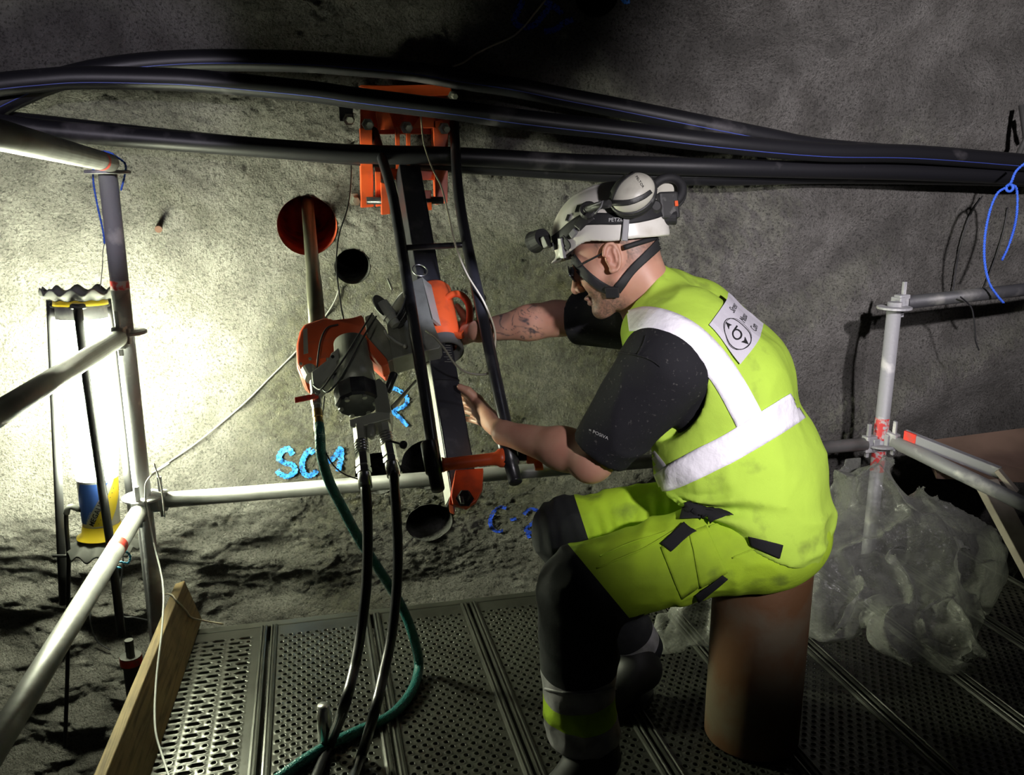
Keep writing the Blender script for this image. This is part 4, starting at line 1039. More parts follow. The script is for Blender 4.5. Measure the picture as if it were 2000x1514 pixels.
def head_sdf(P):
    q = (P-HO)@HAX.T
    I3 = np.eye(3)
    d = elli(q, (-.008, 0, .045), I3, (.098, .077, .088))
    d = sm(d, elli(q, (.045, 0, -.012), I3, (.052, .060, .080)), .03)
    d = sm(d, elli(q, (.030, 0, -.06), I3, (.055, .050, .048)), .025)
    aq = q*np.array([1, 1, 1]); aq = np.stack([q[..., 0], np.abs(q[..., 1]), q[..., 2]], -1)
    d = sm(d, caps(aq, (.008, .050, -.052), (.072, .016, -.098), .021, .018), .025)
    d = sm(d, np.linalg.norm(aq-np.array([.086, 0, -.098]), axis=-1)-.019, .02)
    d = sm(d, np.linalg.norm(aq-np.array([.058, .038, -.025]), axis=-1)-.027, .025)
    d = sm(d, caps(aq, (.089, .008, .022), (.074, .048, .018), .011), .014)
    d = smax(d, -(np.linalg.norm(aq-np.array([.102, .033, .0]), axis=-1)-.017), .012)
    d = sm(d, np.linalg.norm(aq-np.array([.080, .032, .0]), axis=-1)-.0125, .003)
    d = sm(d, caps(aq, (.095, 0, .012), (.121, 0, -.030), .0085, .0112), .012)
    d = sm(d, np.linalg.norm(aq-np.array([.109, .0115, -.034]), axis=-1)-.0085, .006)
    d = sm(d, elli(aq, (.099, 0, -.060), I3, (.011, .022, .0065)), .007)
    d = sm(d, elli(aq, (.097, 0, -.0725), I3, (.011, .019, .007)), .007)
    d = smax(d, -caps(aq, (.111, 0, -.0660), (.100, .024, -.0665), .0022), .003)
    # ears
    ea = np.array([[.94, .34, 0], [-.34, .94, 0], [0, 0, 1]]) @ np.array([[.97, 0, .22], [0, 1, 0], [-.22, 0, .97]])
    e = (aq-np.array([-.006, .078, .0]))@ea.T
    rim = None
    for k in range(13):
        a0 = math.radians(-75+k*24); a1 = math.radians(-75+(k+1)*24)
        def ep(a): return np.array([-.0185*math.sin(a)*0+(-.018)*math.cos(a-math.pi/2)*0+(-.017)*math.cos(a)*1.0, .004, .031*math.sin(a)-.002])
        c_ = caps(e, ep(a0), ep(a1), .0042) if k < 10 else None
        if c_ is not None: rim = c_ if rim is None else np.minimum(rim, c_)
    pad = elli(e, (-.001, -.002, -.001), I3, (.016, .0055, .029))
    lobe = np.linalg.norm(e-np.array([.004, .000, -.030]), axis=-1)-.0075
    anti = caps(e, (-.007, .004, -.012), (-.006, .005, .014), .0034)
    trag = np.linalg.norm(e-np.array([.010, .004, -.006]), axis=-1)-.0048
    ear = sm(sm(sm(pad, rim, .004), sm(lobe, trag, .004), .006), anti, .004)
    ear = smax(ear, -elli(e, (.001, .007, -.006), I3, (.0065, .007, .010)), .004)
    d = sm(d, ear, .007)
    d = sm(d, caps(q, (-.028, 0, -.02), (-.045, 0, -.12), .052, .050), .03)
    return d
def neck_sdf(P):
    return sm(caps(P, hl(-.025, 0, -.03), C_7+mF*.0-ZU*.02, .054, .057), caps(P, hl(-.052, 0, 0.0), C_7-mF*.002, .040, .042), .03)
def skin_head(P): return sm(head_sdf(P), neck_sdf(P), .02)

def hand_sdf(wr, kn, side, nrmv, tips, thumb, P):
    """palm from the wrist to the knuckle row; kn: list of 4 knuckles; tips: list of joint lists per finger; thumb: joint list"""
    d = caps(P, wr, wr+(sum(kn)/4-wr)*.45, .0245, .025)
    for k in kn: d = sm(d, caps(P, wr+(k-wr)*.3, k, .0135, .0115), .014)
    for k, js, r in zip(kn, tips, (.0088, .0094, .0092, .0078)):
        c_ = k; f_ = None
        for i, j in enumerate(js):
            x = caps(P, c_, j, r*(1.08-.1*i), r*(1.0-.12*i)); f_ = x if f_ is None else sm(f_, x, .003); c_ = j
        d = sm(d, f_, .005)
    c_ = wr+(kn[0]-wr)*.25; f_ = None
    for i, j in enumerate(thumb):
        x = caps(P, c_, j, .0165-.0025*i, .0138-.0025*i); f_ = x if f_ is None else sm(f_, x, .005); c_ = j
    return sm(d, f_, .012)
# near (left) hand closes round the beam's right side, fingers behind it
nk = [rp(916, 772, -.022), rp(924, 790, -.026), rp(932, 808, -.028), rp(942, 826, -.026)]
ntip = []
for i, k in enumerate(nk):
    px, py, n_ = pixk = ((916, 772), (924, 790), (932, 808), (942, 826))[i][0], ((916, 772), (924, 790), (932, 808), (942, 826))[i][1], 0
    ntip.append([rp(px-22, py-6, -.052), rp(px-48, py-10, -.058), rp(px-66, py-8, -.050)])
nth = [rp(934, 782, .020), rp(914, 764, .040), rp(898, 756, .046)]
def near_arm(P):
    d = caps(P, SHN, ELN, .058, .046)
    d = sm(d, caps(P, ELN, ELN+(WRN-ELN)*.35, .045, .048), .02)
    d = sm(d, caps(P, ELN+(WRN-ELN)*.3, WRN, .047, .0275), .02)
    d = sm(d, np.linalg.norm(P-(ELN+at(1150, 912, 1.87)-at(1160, 893, 1.87)), axis=-1)-.032, .03)
    return sm(d, hand_sdf(WRN, nk, 0, 0, ntip, nth, P), .02)
fk = [rp(893, 634, -.060), rp(889, 648, -.063), rp(887, 662, -.063), rp(887, 676, -.060)]
ftip = []
for i, (px, py) in enumerate(((893, 634), (889, 648), (887, 662), (887, 676))):
    ftip.append([rp(px-28, py-6, -.074), rp(px-54, py-10, -.072), rp(px-70, py-10, -.062)])
fth = [rp(915, 632, -.030), rp(903, 612, -.012), rp(893, 598, .0)]
def far_arm(P):
    d = caps(P, SHF, ELF, .056, .045)
    d = sm(d, caps(P, ELF, ELF+(WRF-ELF)*.35, .044, .0455), .02)
    d = sm(d, caps(P, ELF+(WRF-ELF)*.3, WRF, .045, .0275), .02)
    return sm(d, hand_sdf(WRF, fk, 0, 0, ftip, fth, P), .02)
def chain(P, pts, rs, ws, k, grow=0):
    d = None
    for i in range(len(pts)-1):
        for s_ in (-1, 1):
            c_ = caps(P, pts[i]+mL*ws[i]*s_, pts[i+1]+mL*ws[i+1]*s_, rs[i]+grow, rs[i+1]+grow)
            d = c_ if d is None else sm(d, c_, k)
    return d
SPINE = [PEL, C_W, C_C, C_U, C_7-ZU*.055+mF*-.03]
def torso(P, grow=0, k=.05): return chain(P, SPINE, [.135, .140, .128, .098, .055], [.065, .060, .072, .085, .05], k, grow)
def core(P):
    d = chain(P, SPINE, [.10, .10, .10, .08, .055], [.06, .05, .07, .09, .02], .05)
    for h_, k_, a_ in ((HIPN, KNN, ANN), (HIPF, KNF, ANF)):
        d = sm(d, sm(caps(P, h_, k_, .07, .05), caps(P, k_, a_, .05, .04), .02), .03)
    return d
def bounds(pts, pad): P = np.array(pts); return P.min(0)-pad, P.max(0)+pad
parts = []
lo, hi = bounds([hl(.14, .09, .14), hl(.14, -.09, -.12), hl(-.12, .09, .14), hl(-.12, -.09, -.1), C_7], .03)
parts.append(surf(skin_head, lo-.02, hi+.02, .0028))
lo, hi = bounds([SHN, ELN, WRN]+nk+[t for q in ntip for t in q]+nth, .07); parts.append(surf(near_arm, lo, hi, .0034))
lo, hi = bounds([SHF, ELF, WRF]+fk+[t for q in ftip for t in q]+fth, .07); parts.append(surf(far_arm, lo, hi, .0034))
lo, hi = bounds(SPINE+[KNN, ANN, KNF, ANF, HIPN, HIPF], .17); parts.append(surf(core, lo, hi, .016))
vs, fs, o_ = [], [], 0
for v, f_ in parts: vs.append(v); fs.append(f_+o_); o_ += len(v)
SV, SF = np.concatenate(vs), np.concatenate(fs)
me = mesh_np('person', SV, SF, True)
q = (SV-HO)@HAX.T
inhead = (np.abs(q) < .16).all(-1)
hairm = np.clip((.034-q[:, 0])*60, 0, 1)*np.clip((q[:, 2]+.045+.1*np.clip(-q[:, 0], 0, .1))*28, 0, 1)*(np.hypot(q[:, 0]+.004, q[:, 2]) > .034)
hairm = hairm*np.clip(.52+.3*vnoise(q[:, 0]*300, q[:, 1]*300, q[:, 2]*300), 0, 1)
st = np.clip((-.030-q[:, 2]-.25*np.clip(.05-q[:, 0], 0, .1))*45, 0, 1)*np.clip((q[:, 0]-.0)*35, 0, 1)*np.clip((q[:, 2]+.135)*40, 0, 1)
st = st*np.clip(.60+.4*vnoise(q[:, 0]*420, q[:, 1]*420, q[:, 2]*420), 0, 1)
lips = np.exp(-((q[:, 2]+.066)/.009)**2-((q[:, 0]-.106)/.010)**2-(q[:, 1]/.022)**2)
ft = ((SV-ELF)@(WRF-ELF))/((WRF-ELF)@(WRF-ELF))
rad = np.linalg.norm(SV-ELF-ft[:, None]*(WRF-ELF), axis=-1)
tat = np.clip((ft-.12)*9, 0, 1)*np.clip((.86-ft)*9, 0, 1)*(rad < .06)*np.clip((-(SV-(ELF+WRF)/2)@FW+.015)*80, 0, 1)
sw = np.abs(vnoise(SV[:, 0]*38+2.5*vnoise(SV[:, 0]*25, SV[:, 1]*25, SV[:, 2]*25), SV[:, 1]*38, SV[:, 2]*52+2.5*vnoise(SV[:, 0]*22, SV[:, 2]*30, SV[:, 1]*9)))
ink = tat*np.clip(1.15-sw*7, 0, 1)*.9+tat*.45*np.clip(vnoise(SV[:, 0]*28, SV[:, 1]*28, SV[:, 2]*36)*2.5, 0, 1)
for nm_, a_ in (('hair_stubble', np.clip((hairm+st)*inhead, 0, .85)), ('lips', lips*inhead), ('ink', np.clip(ink*~inhead, 0, .9))):  # tints for cropped hair and beard stubble, lips, tattoo
    me.attributes.new(nm_, 'FLOAT', 'POINT').data.foreach_set('value', a_.astype(np.float32))
SKIN = bpy.data.materials.new('skin'); SKIN.use_nodes = True
nt = SKIN.node_tree; b = nt.nodes['Principled BSDF']; b.inputs['Roughness'].default_value = .5
b.inputs['Subsurface Weight'].default_value = .12; b.inputs['Subsurface Radius'].default_value = (.9, .35, .2); b.inputs['Subsurface Scale'].default_value = .006
def attr(nt, n): a = nt.nodes.new('ShaderNodeAttribute'); a.attribute_name = n; return a.outputs['Fac']
def mixc(nt, f_, a, b_):
    x = nt.nodes.new('ShaderNodeMix'); x.data_type = 'RGBA'
    if hasattr(f_, 'is_output'): nt.links.new(f_, x.inputs[0])
    else: x.inputs[0].default_value = f_
    for i, c_ in ((6, a), (7, b_)):
        if isinstance(c_, tuple): x.inputs[i].default_value = (*c_, 1)
        else: nt.links.new(c_, x.inputs[i])
    return x.outputs[2]
def nz(nt, sc_, lo_, hi_, det=5):
    tc = nt.nodes.new('ShaderNodeTexCoord'); n = nt.nodes.new('ShaderNodeTexNoise'); n.inputs['Scale'].default_value = sc_; n.inputs['Detail'].default_value = det
    nt.links.new(tc.outputs['Object'], n.inputs['Vector']); mr = nt.nodes.new('ShaderNodeMapRange'); mr.inputs[1].default_value = lo_; mr.inputs[2].default_value = hi_
    nt.links.new(n.outputs[0], mr.inputs[0]); return mr.outputs[0]
c_ = mixc(nt, nz(nt, 18, .4, .7), (.55, .30, .21), (.50, .24, .17))
c_ = mixc(nt, attr(nt, 'lips'), c_, (.42, .15, .12)); c_ = mixc(nt, attr(nt, 'hair_stubble'), c_, (.075, .06, .05)); c_ = mixc(nt, attr(nt, 'ink'), c_, (.045, .05, .06))
nt.links.new(c_, b.inputs['Base Color'])
MAN = link('person', me, SKIN)
tag(MAN, 'man in hi-vis vest and white helmet sitting on rusty pipe, reaching for drill', 'person')
HEADBVH = BVHTree.FromPolygons([tuple(v) for v in parts[0][0]], [tuple(f_) for f_ in parts[0][1]])
HEADBVH_V, HEADBVH_F = parts[0]

def ridged(P, a, b_, c_, s):
    """fold pattern: a,b_,c_ frequencies along body axes"""
    x, y, z = P@mF, P@mL, P[..., 2]
    return (1-np.abs(vnoise(x*a+s, y*b_, z*c_)))**2-.4
# --- shirt
uaN = nrm(ELN-SHN); uaF = nrm(ELF-SHF); lN = np.linalg.norm(ELN-SHN); lF_ = np.linalg.norm(ELF-SHF)
def shirt(P):
    d = torso(P, -.012)
    a = caps(P, SHN-uaN*.01, ELN, .100, .066)
    a = a-.011*ridged(P, 9, 9, 14, 3.3)*np.clip(((P-SHN)@uaN)*8+.2, 0, 1)
    a = smax(a, (P-SHN)@uaN-lN*.93, .004)
    a2 = caps(P, SHF-uaF*.01, ELF, .088, .064)-.004*ridged(P, 9, 9, 14, 1.3)
    a2 = smax(a2, (P-SHF)@uaF-lF_*.80, .004)
    return sm(sm(d, a, .04), a2, .04)
lo, hi = bounds(SPINE+[SHN, ELN, SHF, ELF], .18)
me = sdf_mesh('t_shirt', shirt, lo, hi, .0065)
def cloth_mat(name, col, var=None, weave=900, rough=.85, dirt=None, sheen=.0):
    m = bpy.data.materials.new(name); m.use_nodes = True; nt = m.node_tree; b = nt.nodes['Principled BSDF']
    b.inputs['Roughness'].default_value = rough; b.inputs['Specular IOR Level'].default_value = .25; b.inputs['Sheen Weight'].default_value = sheen
    c_ = col
    if var: c_ = mixc(nt, nz(nt, *var[1]), col, var[0])
    if dirt: c_ = mixc(nt, nz(nt, *dirt[1]), c_, dirt[0])
    if isinstance(c_, tuple): b.inputs['Base Color'].default_value = (*c_, 1)
    else: nt.links.new(c_, b.inputs['Base Color'])
    tc = nt.nodes.new('ShaderNodeTexCoord'); n = nt.nodes.new('ShaderNodeTexNoise'); n.inputs['Scale'].default_value = weave; n.inputs['Detail'].default_value = 2
    nt.links.new(tc.outputs['Object'], n.inputs['Vector'])
    n2 = nt.nodes.new('ShaderNodeTexNoise'); n2.inputs['Scale'].default_value = 38; n2.inputs['Detail'].default_value = 4; nt.links.new(tc.outputs['Object'], n2.inputs['Vector'])
    ad = nt.nodes.new('ShaderNodeMath'); ad.operation = 'MULTIPLY_ADD'; nt.links.new(n2.outputs[0], ad.inputs[0]); ad.inputs[1].default_value = 3.0; nt.links.new(n.outputs[0], ad.inputs[2])
    bp = nt.nodes.new('ShaderNodeBump'); bp.inputs['Strength'].default_value = .35; bp.inputs['Distance'].default_value = .0018
    nt.links.new(ad.outputs[0], bp.inputs['Height']); nt.links.new(bp.outputs[0], b.inputs['Normal'])
    return m
SHIRT = cloth_mat('black_cotton', (.013, .013, .016), dirt=((.11, .105, .10), (120, .63, .80, 9)))
HIVIS = cloth_mat('hi_vis_yellow', (.46, .68, .075), var=((.40, .58, .07), (6, .45, .7, 4)), dirt=((.22, .30, .05), (14, .60, .80, 8)))
HIVISD = cloth_mat('dirty_hi_vis_yellow', (.42, .63, .03), var=((.30, .45, .03), (7, .42, .66, 6)), dirt=((.10, .14, .03), (11, .57, .78, 9)))
BLACKT = cloth_mat('black_trouser_cloth', (.014, .015, .017), var=((.028, .03, .03), (10, .5, .7, 6)))
REFL = mat('reflective_tape', (.90, .88, .94), .4, 0, bump=(26, .45, .014), var=(25, (.80, .78, .86), .52, .75))
REFLD = mat('grimy_reflective_tape', (.36, .35, .37), .4, .2, bump=(120, .4, .002), var=(22, (.20, .20, .20), .45, .68))
STRAP = mat('black_webbing', (.014, .014, .016), .7, 0, bump=(400, .4, .001))
TSH = put('t_shirt', me, SHIRT, MAN)
# --- vest
HEMP = at(1440, 1010, 1.90); HEMN = nrm(PEL-C_W+RT*.10-mF*.0)
HEM0 = at(1295, 968, 1.85); HEM1 = at(1595, 1068, 1.95)
HEMN = np.cross(nrm(HEM1-HEM0), nrm(FW*.95+UP*.33)); HEMN = HEMN if HEMN[2] < 0 else -HEMN
ARMC = at(1274, 779, 1.78)
def vest(P):
    d = torso(P, .010, .055)
    # loose lower back and belly
    d = sm(d, caps(P, at(1500, 905, 1.93)-mL*.02, at(1505, 1000, 1.95)-mL*.02, .115, .125), .05)
    d = sm(d, caps(P, at(1365, 890, 1.90), at(1390, 950, 1.93), .100, .11), .05)
    d = sm(d, caps(P, SHN-uaN*.035-mL*.022, C_U+mL*.06, .098, .092), .05)
    d = sm(d, caps(P, SHF-uaF*.03, C_U-mL*.04, .066, .082), .05)
    # collar towards the neck
    d = sm(d, caps(P, at(1300, 572, 1.97)+mL*.040, at(1303, 566, 1.97)-mL*.040, .045, .045), .045)
    col = smax(caps(P, at(1236, 556, 1.957), C_7, .076, .088), -(P-at(1262, 566, 1.957))@nrm(RT*105-UP*50+FW*20), .01)
    d = sm(d, col, .03)
    s_ = P[..., 2]
    low = np.clip((.98-s_)*5, 0, 1)
    d = d-.0065*ridged(P, 7, 7, 4, .3)*(.5+.5*low)-.004*ridged(P, 15, 11, 9, 6.3)-.0090*ridged(P, 5, 6, 17, 9.1)*np.clip((.80-s_)*8, 0, 1)
    d = d-.010*ridged(P+mF[None]*0, 16, 5, 9, 4.1)*np.clip((.86-s_)*8, 0, 1)*np.clip(((P-PEL)@mF)*8, 0, 1)
    # gathers that run out from the front of the waist
    g_ = P-at(1292, 955, 1.86); gx, gz = -(g_@mF), g_[..., 2]; gr = np.hypot(gx, gz); ga = np.arctan2(gz, gx)
    d = d-.0130*np.sin(ga*21+2.5*vnoise(P[..., 0]*9, P[..., 1]*9, P[..., 2]*9))*np.exp(-((gr-.13)/.085)**2)*np.clip((.30-ga)*3, 0, 1)*np.clip((ga+1.5)*3, 0, 1)
    # hem, arm holes, neck hole
    d = smax(d, (P-HEM0)@HEMN, .006)
    q_ = P-ARMC; a_ = q_@mL; qr = q_-a_[..., None]*mL
    e1 = nrm(uaN-mL*(uaN@mL)); e2 = np.cross(e1, mL)
    hole = np.hypot((qr@e1)/.128, (qr@e2)/.099)-1
    d = smax(d, -np.maximum(hole*.115, -(a_+.075)), .006)
    holeF = caps(P, SHF+uaF*.03, ELF, .088, .088); d = smax(d, -holeF, .006)
    d = smax(d, -caps(P, hl(-.01, 0, -.06), C_7+mF*.045-ZU*.03, .064, .066), .006)
    return d
lo, hi = bounds(SPINE+[SHN, SHF, HEM0, HEM1], .2)
me = sdf_mesh('hi_vis_vest', vest, lo, hi, .0058)
VEST = put('hi_vis_vest', me, HIVIS, MAN)
def bvh_of(*objs):
    vs, fs, o_ = [], [], 0
    for o in objs:
        v = np.empty(len(o.data.vertices)*3); o.data.vertices.foreach_get('co', v); v = v.reshape(-1, 3)
        vs += [tuple(x) for x in v]; fs += [tuple(i+o_ for i in p.vertices) for p in o.data.polygons]; o_ += len(v)
    return BVHTree.FromPolygons(vs, fs)
VB = bvh_of(VEST)
def shot(bvh, px, py, off=.002):
    """point where the line of sight through a pixel meets a surface, lifted by off"""
    r_ = nrm(_ray(px, py)); h = bvh.ray_cast(V(CAM), V(r_))
    if h[0] is None: return None
    n_ = np.array(h[1]); n_ = -n_ if n_@r_ > 0 else n_
    return np.array(h[0])+n_*off
def ribbon(name, pts, width, bvh, mt, parent, off=.002, nw=6, thick=.0012, n=10):
    """cloth ribbon laid on a surface; pts are (px,py[,width])"""
    C_ = smooth_path([(p[0], p[1], p[2] if len(p) > 2 else width) for p in pts], n)
    rows = []
    for i, p in enumerate(C_):
        t = C_[min(i+1, len(C_)-1)][:2]-C_[max(i-1, 0)][:2]; t = t/np.linalg.norm(t); w_ = np.array([-t[1], t[0]])
        row = [shot(bvh, *(p[:2]+w_*p[2]*(k/(nw-1)-.5)), off) for k in range(nw)]
        rows.append(row)
    mb = MB(); vs = {}; 
    for i, r_ in enumerate(rows):
        for k, p in enumerate(r_):
            if p is not None: vs[(i, k)] = mb.bm.verts.new(p)
    for i in range(len(rows)-1):
        for k in range(nw-1):
            qd = [(i, k), (i, k+1), (i+1, k+1), (i+1, k)]
            if all(x in vs for x in qd):
                P4 = [vs[x].co for x in qd]
                if max((P4[a]-P4[(a+1) % 4]).length for a in range(4)) < .028:
                    f_ = mb.bm.faces.new([vs[x] for x in qd]); f_.smooth = True
    bmesh.ops.delete(mb.bm, geom=[v for v in mb.bm.verts if not v.link_faces], context='VERTS')
    o = mb.build(name, mt, parent)
    sd = o.modifiers.new('thickness', 'SOLIDIFY'); sd.thickness = thick; sd.offset = 0
    return o
def patch(name, quad, bvh, mt, parent, off=.002, n=10, thick=.0012):
    """four pixel corners"""
    q_ = [np.array(p, float) for p in quad]; mb = MB(); vs = {}
    for i in range(n+1):
        for j in range(n+1):
            u, v = i/n, j/n; p = (q_[0]*(1-u)+q_[1]*u)*(1-v)+(q_[3]*(1-u)+q_[2]*u)*v
            h = shot(bvh, *p, off)
            if h is not None: vs[(i, j)] = mb.bm.verts.new(h)
    for i in range(n):
        for j in range(n):
            k = [(i, j), (i+1, j), (i+1, j+1), (i, j+1)]
            if all(x in vs for x in k):
                P4 = [vs[x].co for x in k]
                if max((P4[a]-P4[(a+1) % 4]).length for a in range(4)) < .05: mb.bm.faces.new([vs[x] for x in k]).smooth = True
    bmesh.ops.delete(mb.bm, geom=[v for v in mb.bm.verts if not v.link_faces], context='VERTS')
    o = mb.build(name, mt, parent); sd = o.modifiers.new('thickness', 'SOLIDIFY'); sd.thickness = thick; sd.offset = 0
    return o
ribbon('shoulder_strip', [(1228, 628, 40), (1262, 624, 48), (1305, 634, 50), (1347, 657, 52), (1387, 696, 54), (1424, 748, 55), (1453, 800, 56), (1476, 846, 57)], 54, VB, REFL, VEST, nw=8)
ribbon('waist_strip', [(1283, 945, 34), (1318, 930, 48), (1370, 903, 54), (1430, 872, 56), (1490, 835, 58), (1535, 806, 58), (1556, 793, 57)], 54, VB, REFL, VEST, off=.0035, nw=8)
ribbon('front_strip', [(1262, 880, 26), (1276, 898, 28), (1290, 918, 30), (1300, 940, 30)], 28, VB, REFLD, VEST, nw=5)
# --- trousers
def leg(P, h_, k_, a_, r0, r1, r2, r3):
    return sm(caps(P, h_, k_, r0, r1), caps(P, k_, a_, r2, r3), .03)
def dn(P): return leg(P, HIPN, KNN, ANN+(ANN-KNN)*.05, .108, .082, .084, .076)
def df(P): return leg(P, HIPF, KNF, ANF, .104, .080, .080, .066)
def trousers(P):
    a, b_ = dn(P), df(P)
    tN = np.clip(((P-HIPN)@(KNN-HIPN))/((KNN-HIPN)@(KNN-HIPN)), 0, 1)
    a = a-.012*ridged(P, 11, 6, 8, 2.2)-.005*ridged(P, 24, 10, 24, 5.2)
    b_ = b_-.007*ridged(P, 22, 8, 10, 7.2)-.0028*np.sin(((P-HIPF)@nrm(KNF-HIPF))*190+3*vnoise(P[..., 0]*8, P[..., 1]*8, P[..., 2]*8))*np.clip((HIPF[2]+.05-P[..., 2])*14, 0, 1)*np.clip((P[..., 2]-KNF[2]+.06)*20, 0, 1)
    d = sm(a, b_, .02)
    pv = chain(P, [PEL-ZU*.005, C_W-ZU*.02], [.120, .115], [.07, .06], .05)
    d = sm(d, pv, .04)
    d = sm(d, elli(P, PEL-mF*.025-ZU*.03, np.stack([mF, mL, ZU]), (.135, .178, .10)), .05)
    d = smax(d, (SEAT[2]+.004)-P[..., 2]+np.where(np.hypot((P-SEAT)[..., 0], (P-SEAT)[..., 1]) < .14, 0, -1), .004)
    d = smax(d, (P-ANN)@nrm(ANN-KNN)-.025-1e3*(a > b_), .004)
    return d
lo, hi = bounds([PEL, C_W, KNN, ANN, KNF, ANF, HIPN, HIPF], .20)
v, f_ = surf(trousers, lo, hi, .0068)
me = mesh_np('work_trousers', v, f_, True)
TRO = put('work_trousers', me, HIVISD, MAN)
for m_ in (BLACKT, REFLD, HIVISD): me.materials.append(m_)
bm = bmesh.new(); bm.from_mesh(me)
def pplane(a, b_):
    """plane through two pixels along the line of sight"""
    n_ = np.cross(_ray(*a), _ray(*b_)); return CAM, nrm(n_)
pls = []
def cut(co, no):
    bmesh.ops.bisect_plane(bm, geom=bm.verts[:]+bm.edges[:]+bm.faces[:], plane_co=V(co), plane_no=V(no), dist=1e-5)
nb = pplane((1140, 1100), (1252, 1235)); fb = pplane((1122, 970), (1152, 1062))
sN = nrm(ANN-KNN); sF = nrm(ANF-KNF)
bN = [KNN+sN*float((at(1138, y, 1.86)-KNN)@sN) for y in (1300, 1352, 1398, 1500)]
bF = [KNF+sF*float((at(1243, y, 2.23)-KNF)@sF) for y in (1222, 1262, 1400)]
cut(*nb); cut(*fb)
for p in bN: cut(p, sN)
for p in bF: cut(p, sF)
bm.faces.ensure_lookup_table()
cen_ = np.array([f_.calc_center_median()[:] for f_ in bm.faces])
isN = dn(cen_) < df(cen_)
leftN = (cen_-CAM)@nb[1]; leftF = (cen_-CAM)@fb[1]
refN = np.sign((KNN-CAM)@nb[1]); refF = np.sign((at(1090, 1030, 2.0)-CAM)@fb[1])
hN = (cen_-KNN)@sN; hF_ = (cen_-KNF)@sF
hb = [float((p-KNN)@sN) for p in bN]; hbf = [float((p-KNF)@sF) for p in bF]
for i, f_ in enumerate(bm.faces):
    mi = 0
    if isN[i]:
        if leftN[i]*refN > 0 or hN[i] > .05 and np.linalg.norm(cen_[i]-(KNN+sN*hN[i])) < .14: mi = 1
        if mi == 1 or hN[i] > hb[0]:
            if hb[0] < hN[i] < hb[1] or hb[2] < hN[i]: mi = 2
            elif hb[1] < hN[i] < hb[2]: mi = 3
    else:
        if leftF[i]*refF > 0 or (hF_[i] > .06 and np.linalg.norm(cen_[i]-(KNF+sF*hF_[i])) < (.12 if hF_[i] < .12 else .3)): mi = 1
        if mi == 1 and hbf[0] < hF_[i] < hbf[1]: mi = 2
    f_.material_index = mi; f_.smooth = True
bm.to_mesh(me); bm.free()
TB = bvh_of(TRO)
# knee pad, pocket flaps and seams
BLKF = cloth_mat('black_flap', (.016, .016, .018))
patch('pocket_flap', [(1340, 985), (1392, 986), (1432, 1012), (1328, 1020)], bvh_of(TRO, VEST), BLKF, TRO, off=.010)
patch('pocket_flap', [(1290, 1064), (1336, 1024), (1358, 1040), (1310, 1080)], TB, BLKF, TRO, off=.0075)
patch('pocket_flap', [(1462, 1046), (1528, 1064), (1522, 1090), (1466, 1064)], bvh_of(TRO, VEST), BLKF, TRO, off=.004)
patch('pocket_flap', [(1354, 1160), (1410, 1120), (1420, 1128), (1362, 1172)], TB, BLKF, TRO, off=.0075)
patch('cargo_pocket', [(1345, 1040), (1378, 1028), (1420, 1118), (1366, 1148)], TB, HIVISD, TRO, off=.004)
patch('cargo_pocket', [(1290, 1070), (1345, 1042), (1364, 1146), (1330, 1170)], TB, HIVISD, TRO, off=.0032)
for pts in ([(1340, 1034), (1360, 1075), (1385, 1140)], [(1172, 1088), (1230, 1062), (1300, 1040)], [(1165, 1110), (1250, 1075), (1330, 1030)], [(1385, 1030), (1440, 1010)], [(1430, 1090), (1500, 1060)]):
    ribbon('seam', pts, 3.0, TB, HIVISD, TRO, off=.0025, nw=2)
ribbon('shin_strip', [(1066, 1345), (1100, 1352), (1140, 1355), (1180, 1350), (1212, 1338)], 5, TB, REFLD, TRO, off=.004, nw=3)
# --- boots
BOOT = mat('black_rubber_boot', (.011, .011, .011), .6, 0, bump=(40, .3, .002))
def boot(name, an, kn, toe, heel, r):
    d_ = nrm(toe-heel)
    def fn(P):
        d = caps(P, an+(kn-an)*.12, heel+ZU*.045+d_*.02, r*1.02, r*.72)
        d = sm(d, caps(P, heel+ZU*.03+d_*.03, toe-d_*.045, .040, .043), .03)
        d = sm(d, caps(P, heel+d_*.05+ZU*.055, toe-d_*.06+ZU*.005, .042, .036), .03)
        return smax(d, .002-P[..., 2], .004)
    lo, hi = bounds([an+(kn-an)*.12, toe, heel], .1)
    o = put(name, sdf_mesh(name, fn, lo, hi, .0062), BOOT, MAN)
    b = MB(); nn = np.cross(ZU, d_); sole = []
    for k in range(20):
        a_ = 2*math.pi*k/20; sole.append((math.cos(a_)*np.linalg.norm(toe-heel)*.56, math.sin(a_)*(.047+.004*math.cos(a_))))
    b.prism(sole, (toe+heel)/2*np.array([1, 1, 0])+ZU*.0035, d_*np.array([1, 1, 0]), nn, ZU, .020, 0); b.build('sole', BLKM, o)
    return o
boot('boot', ANN, KNN, atZ(1062, 1580, .045), atZ(1178, 1500, .045), .072)
boot('boot', ANF, KNF, atZ(1165, 1372, .045), atZ(1268, 1330, .045), .064)

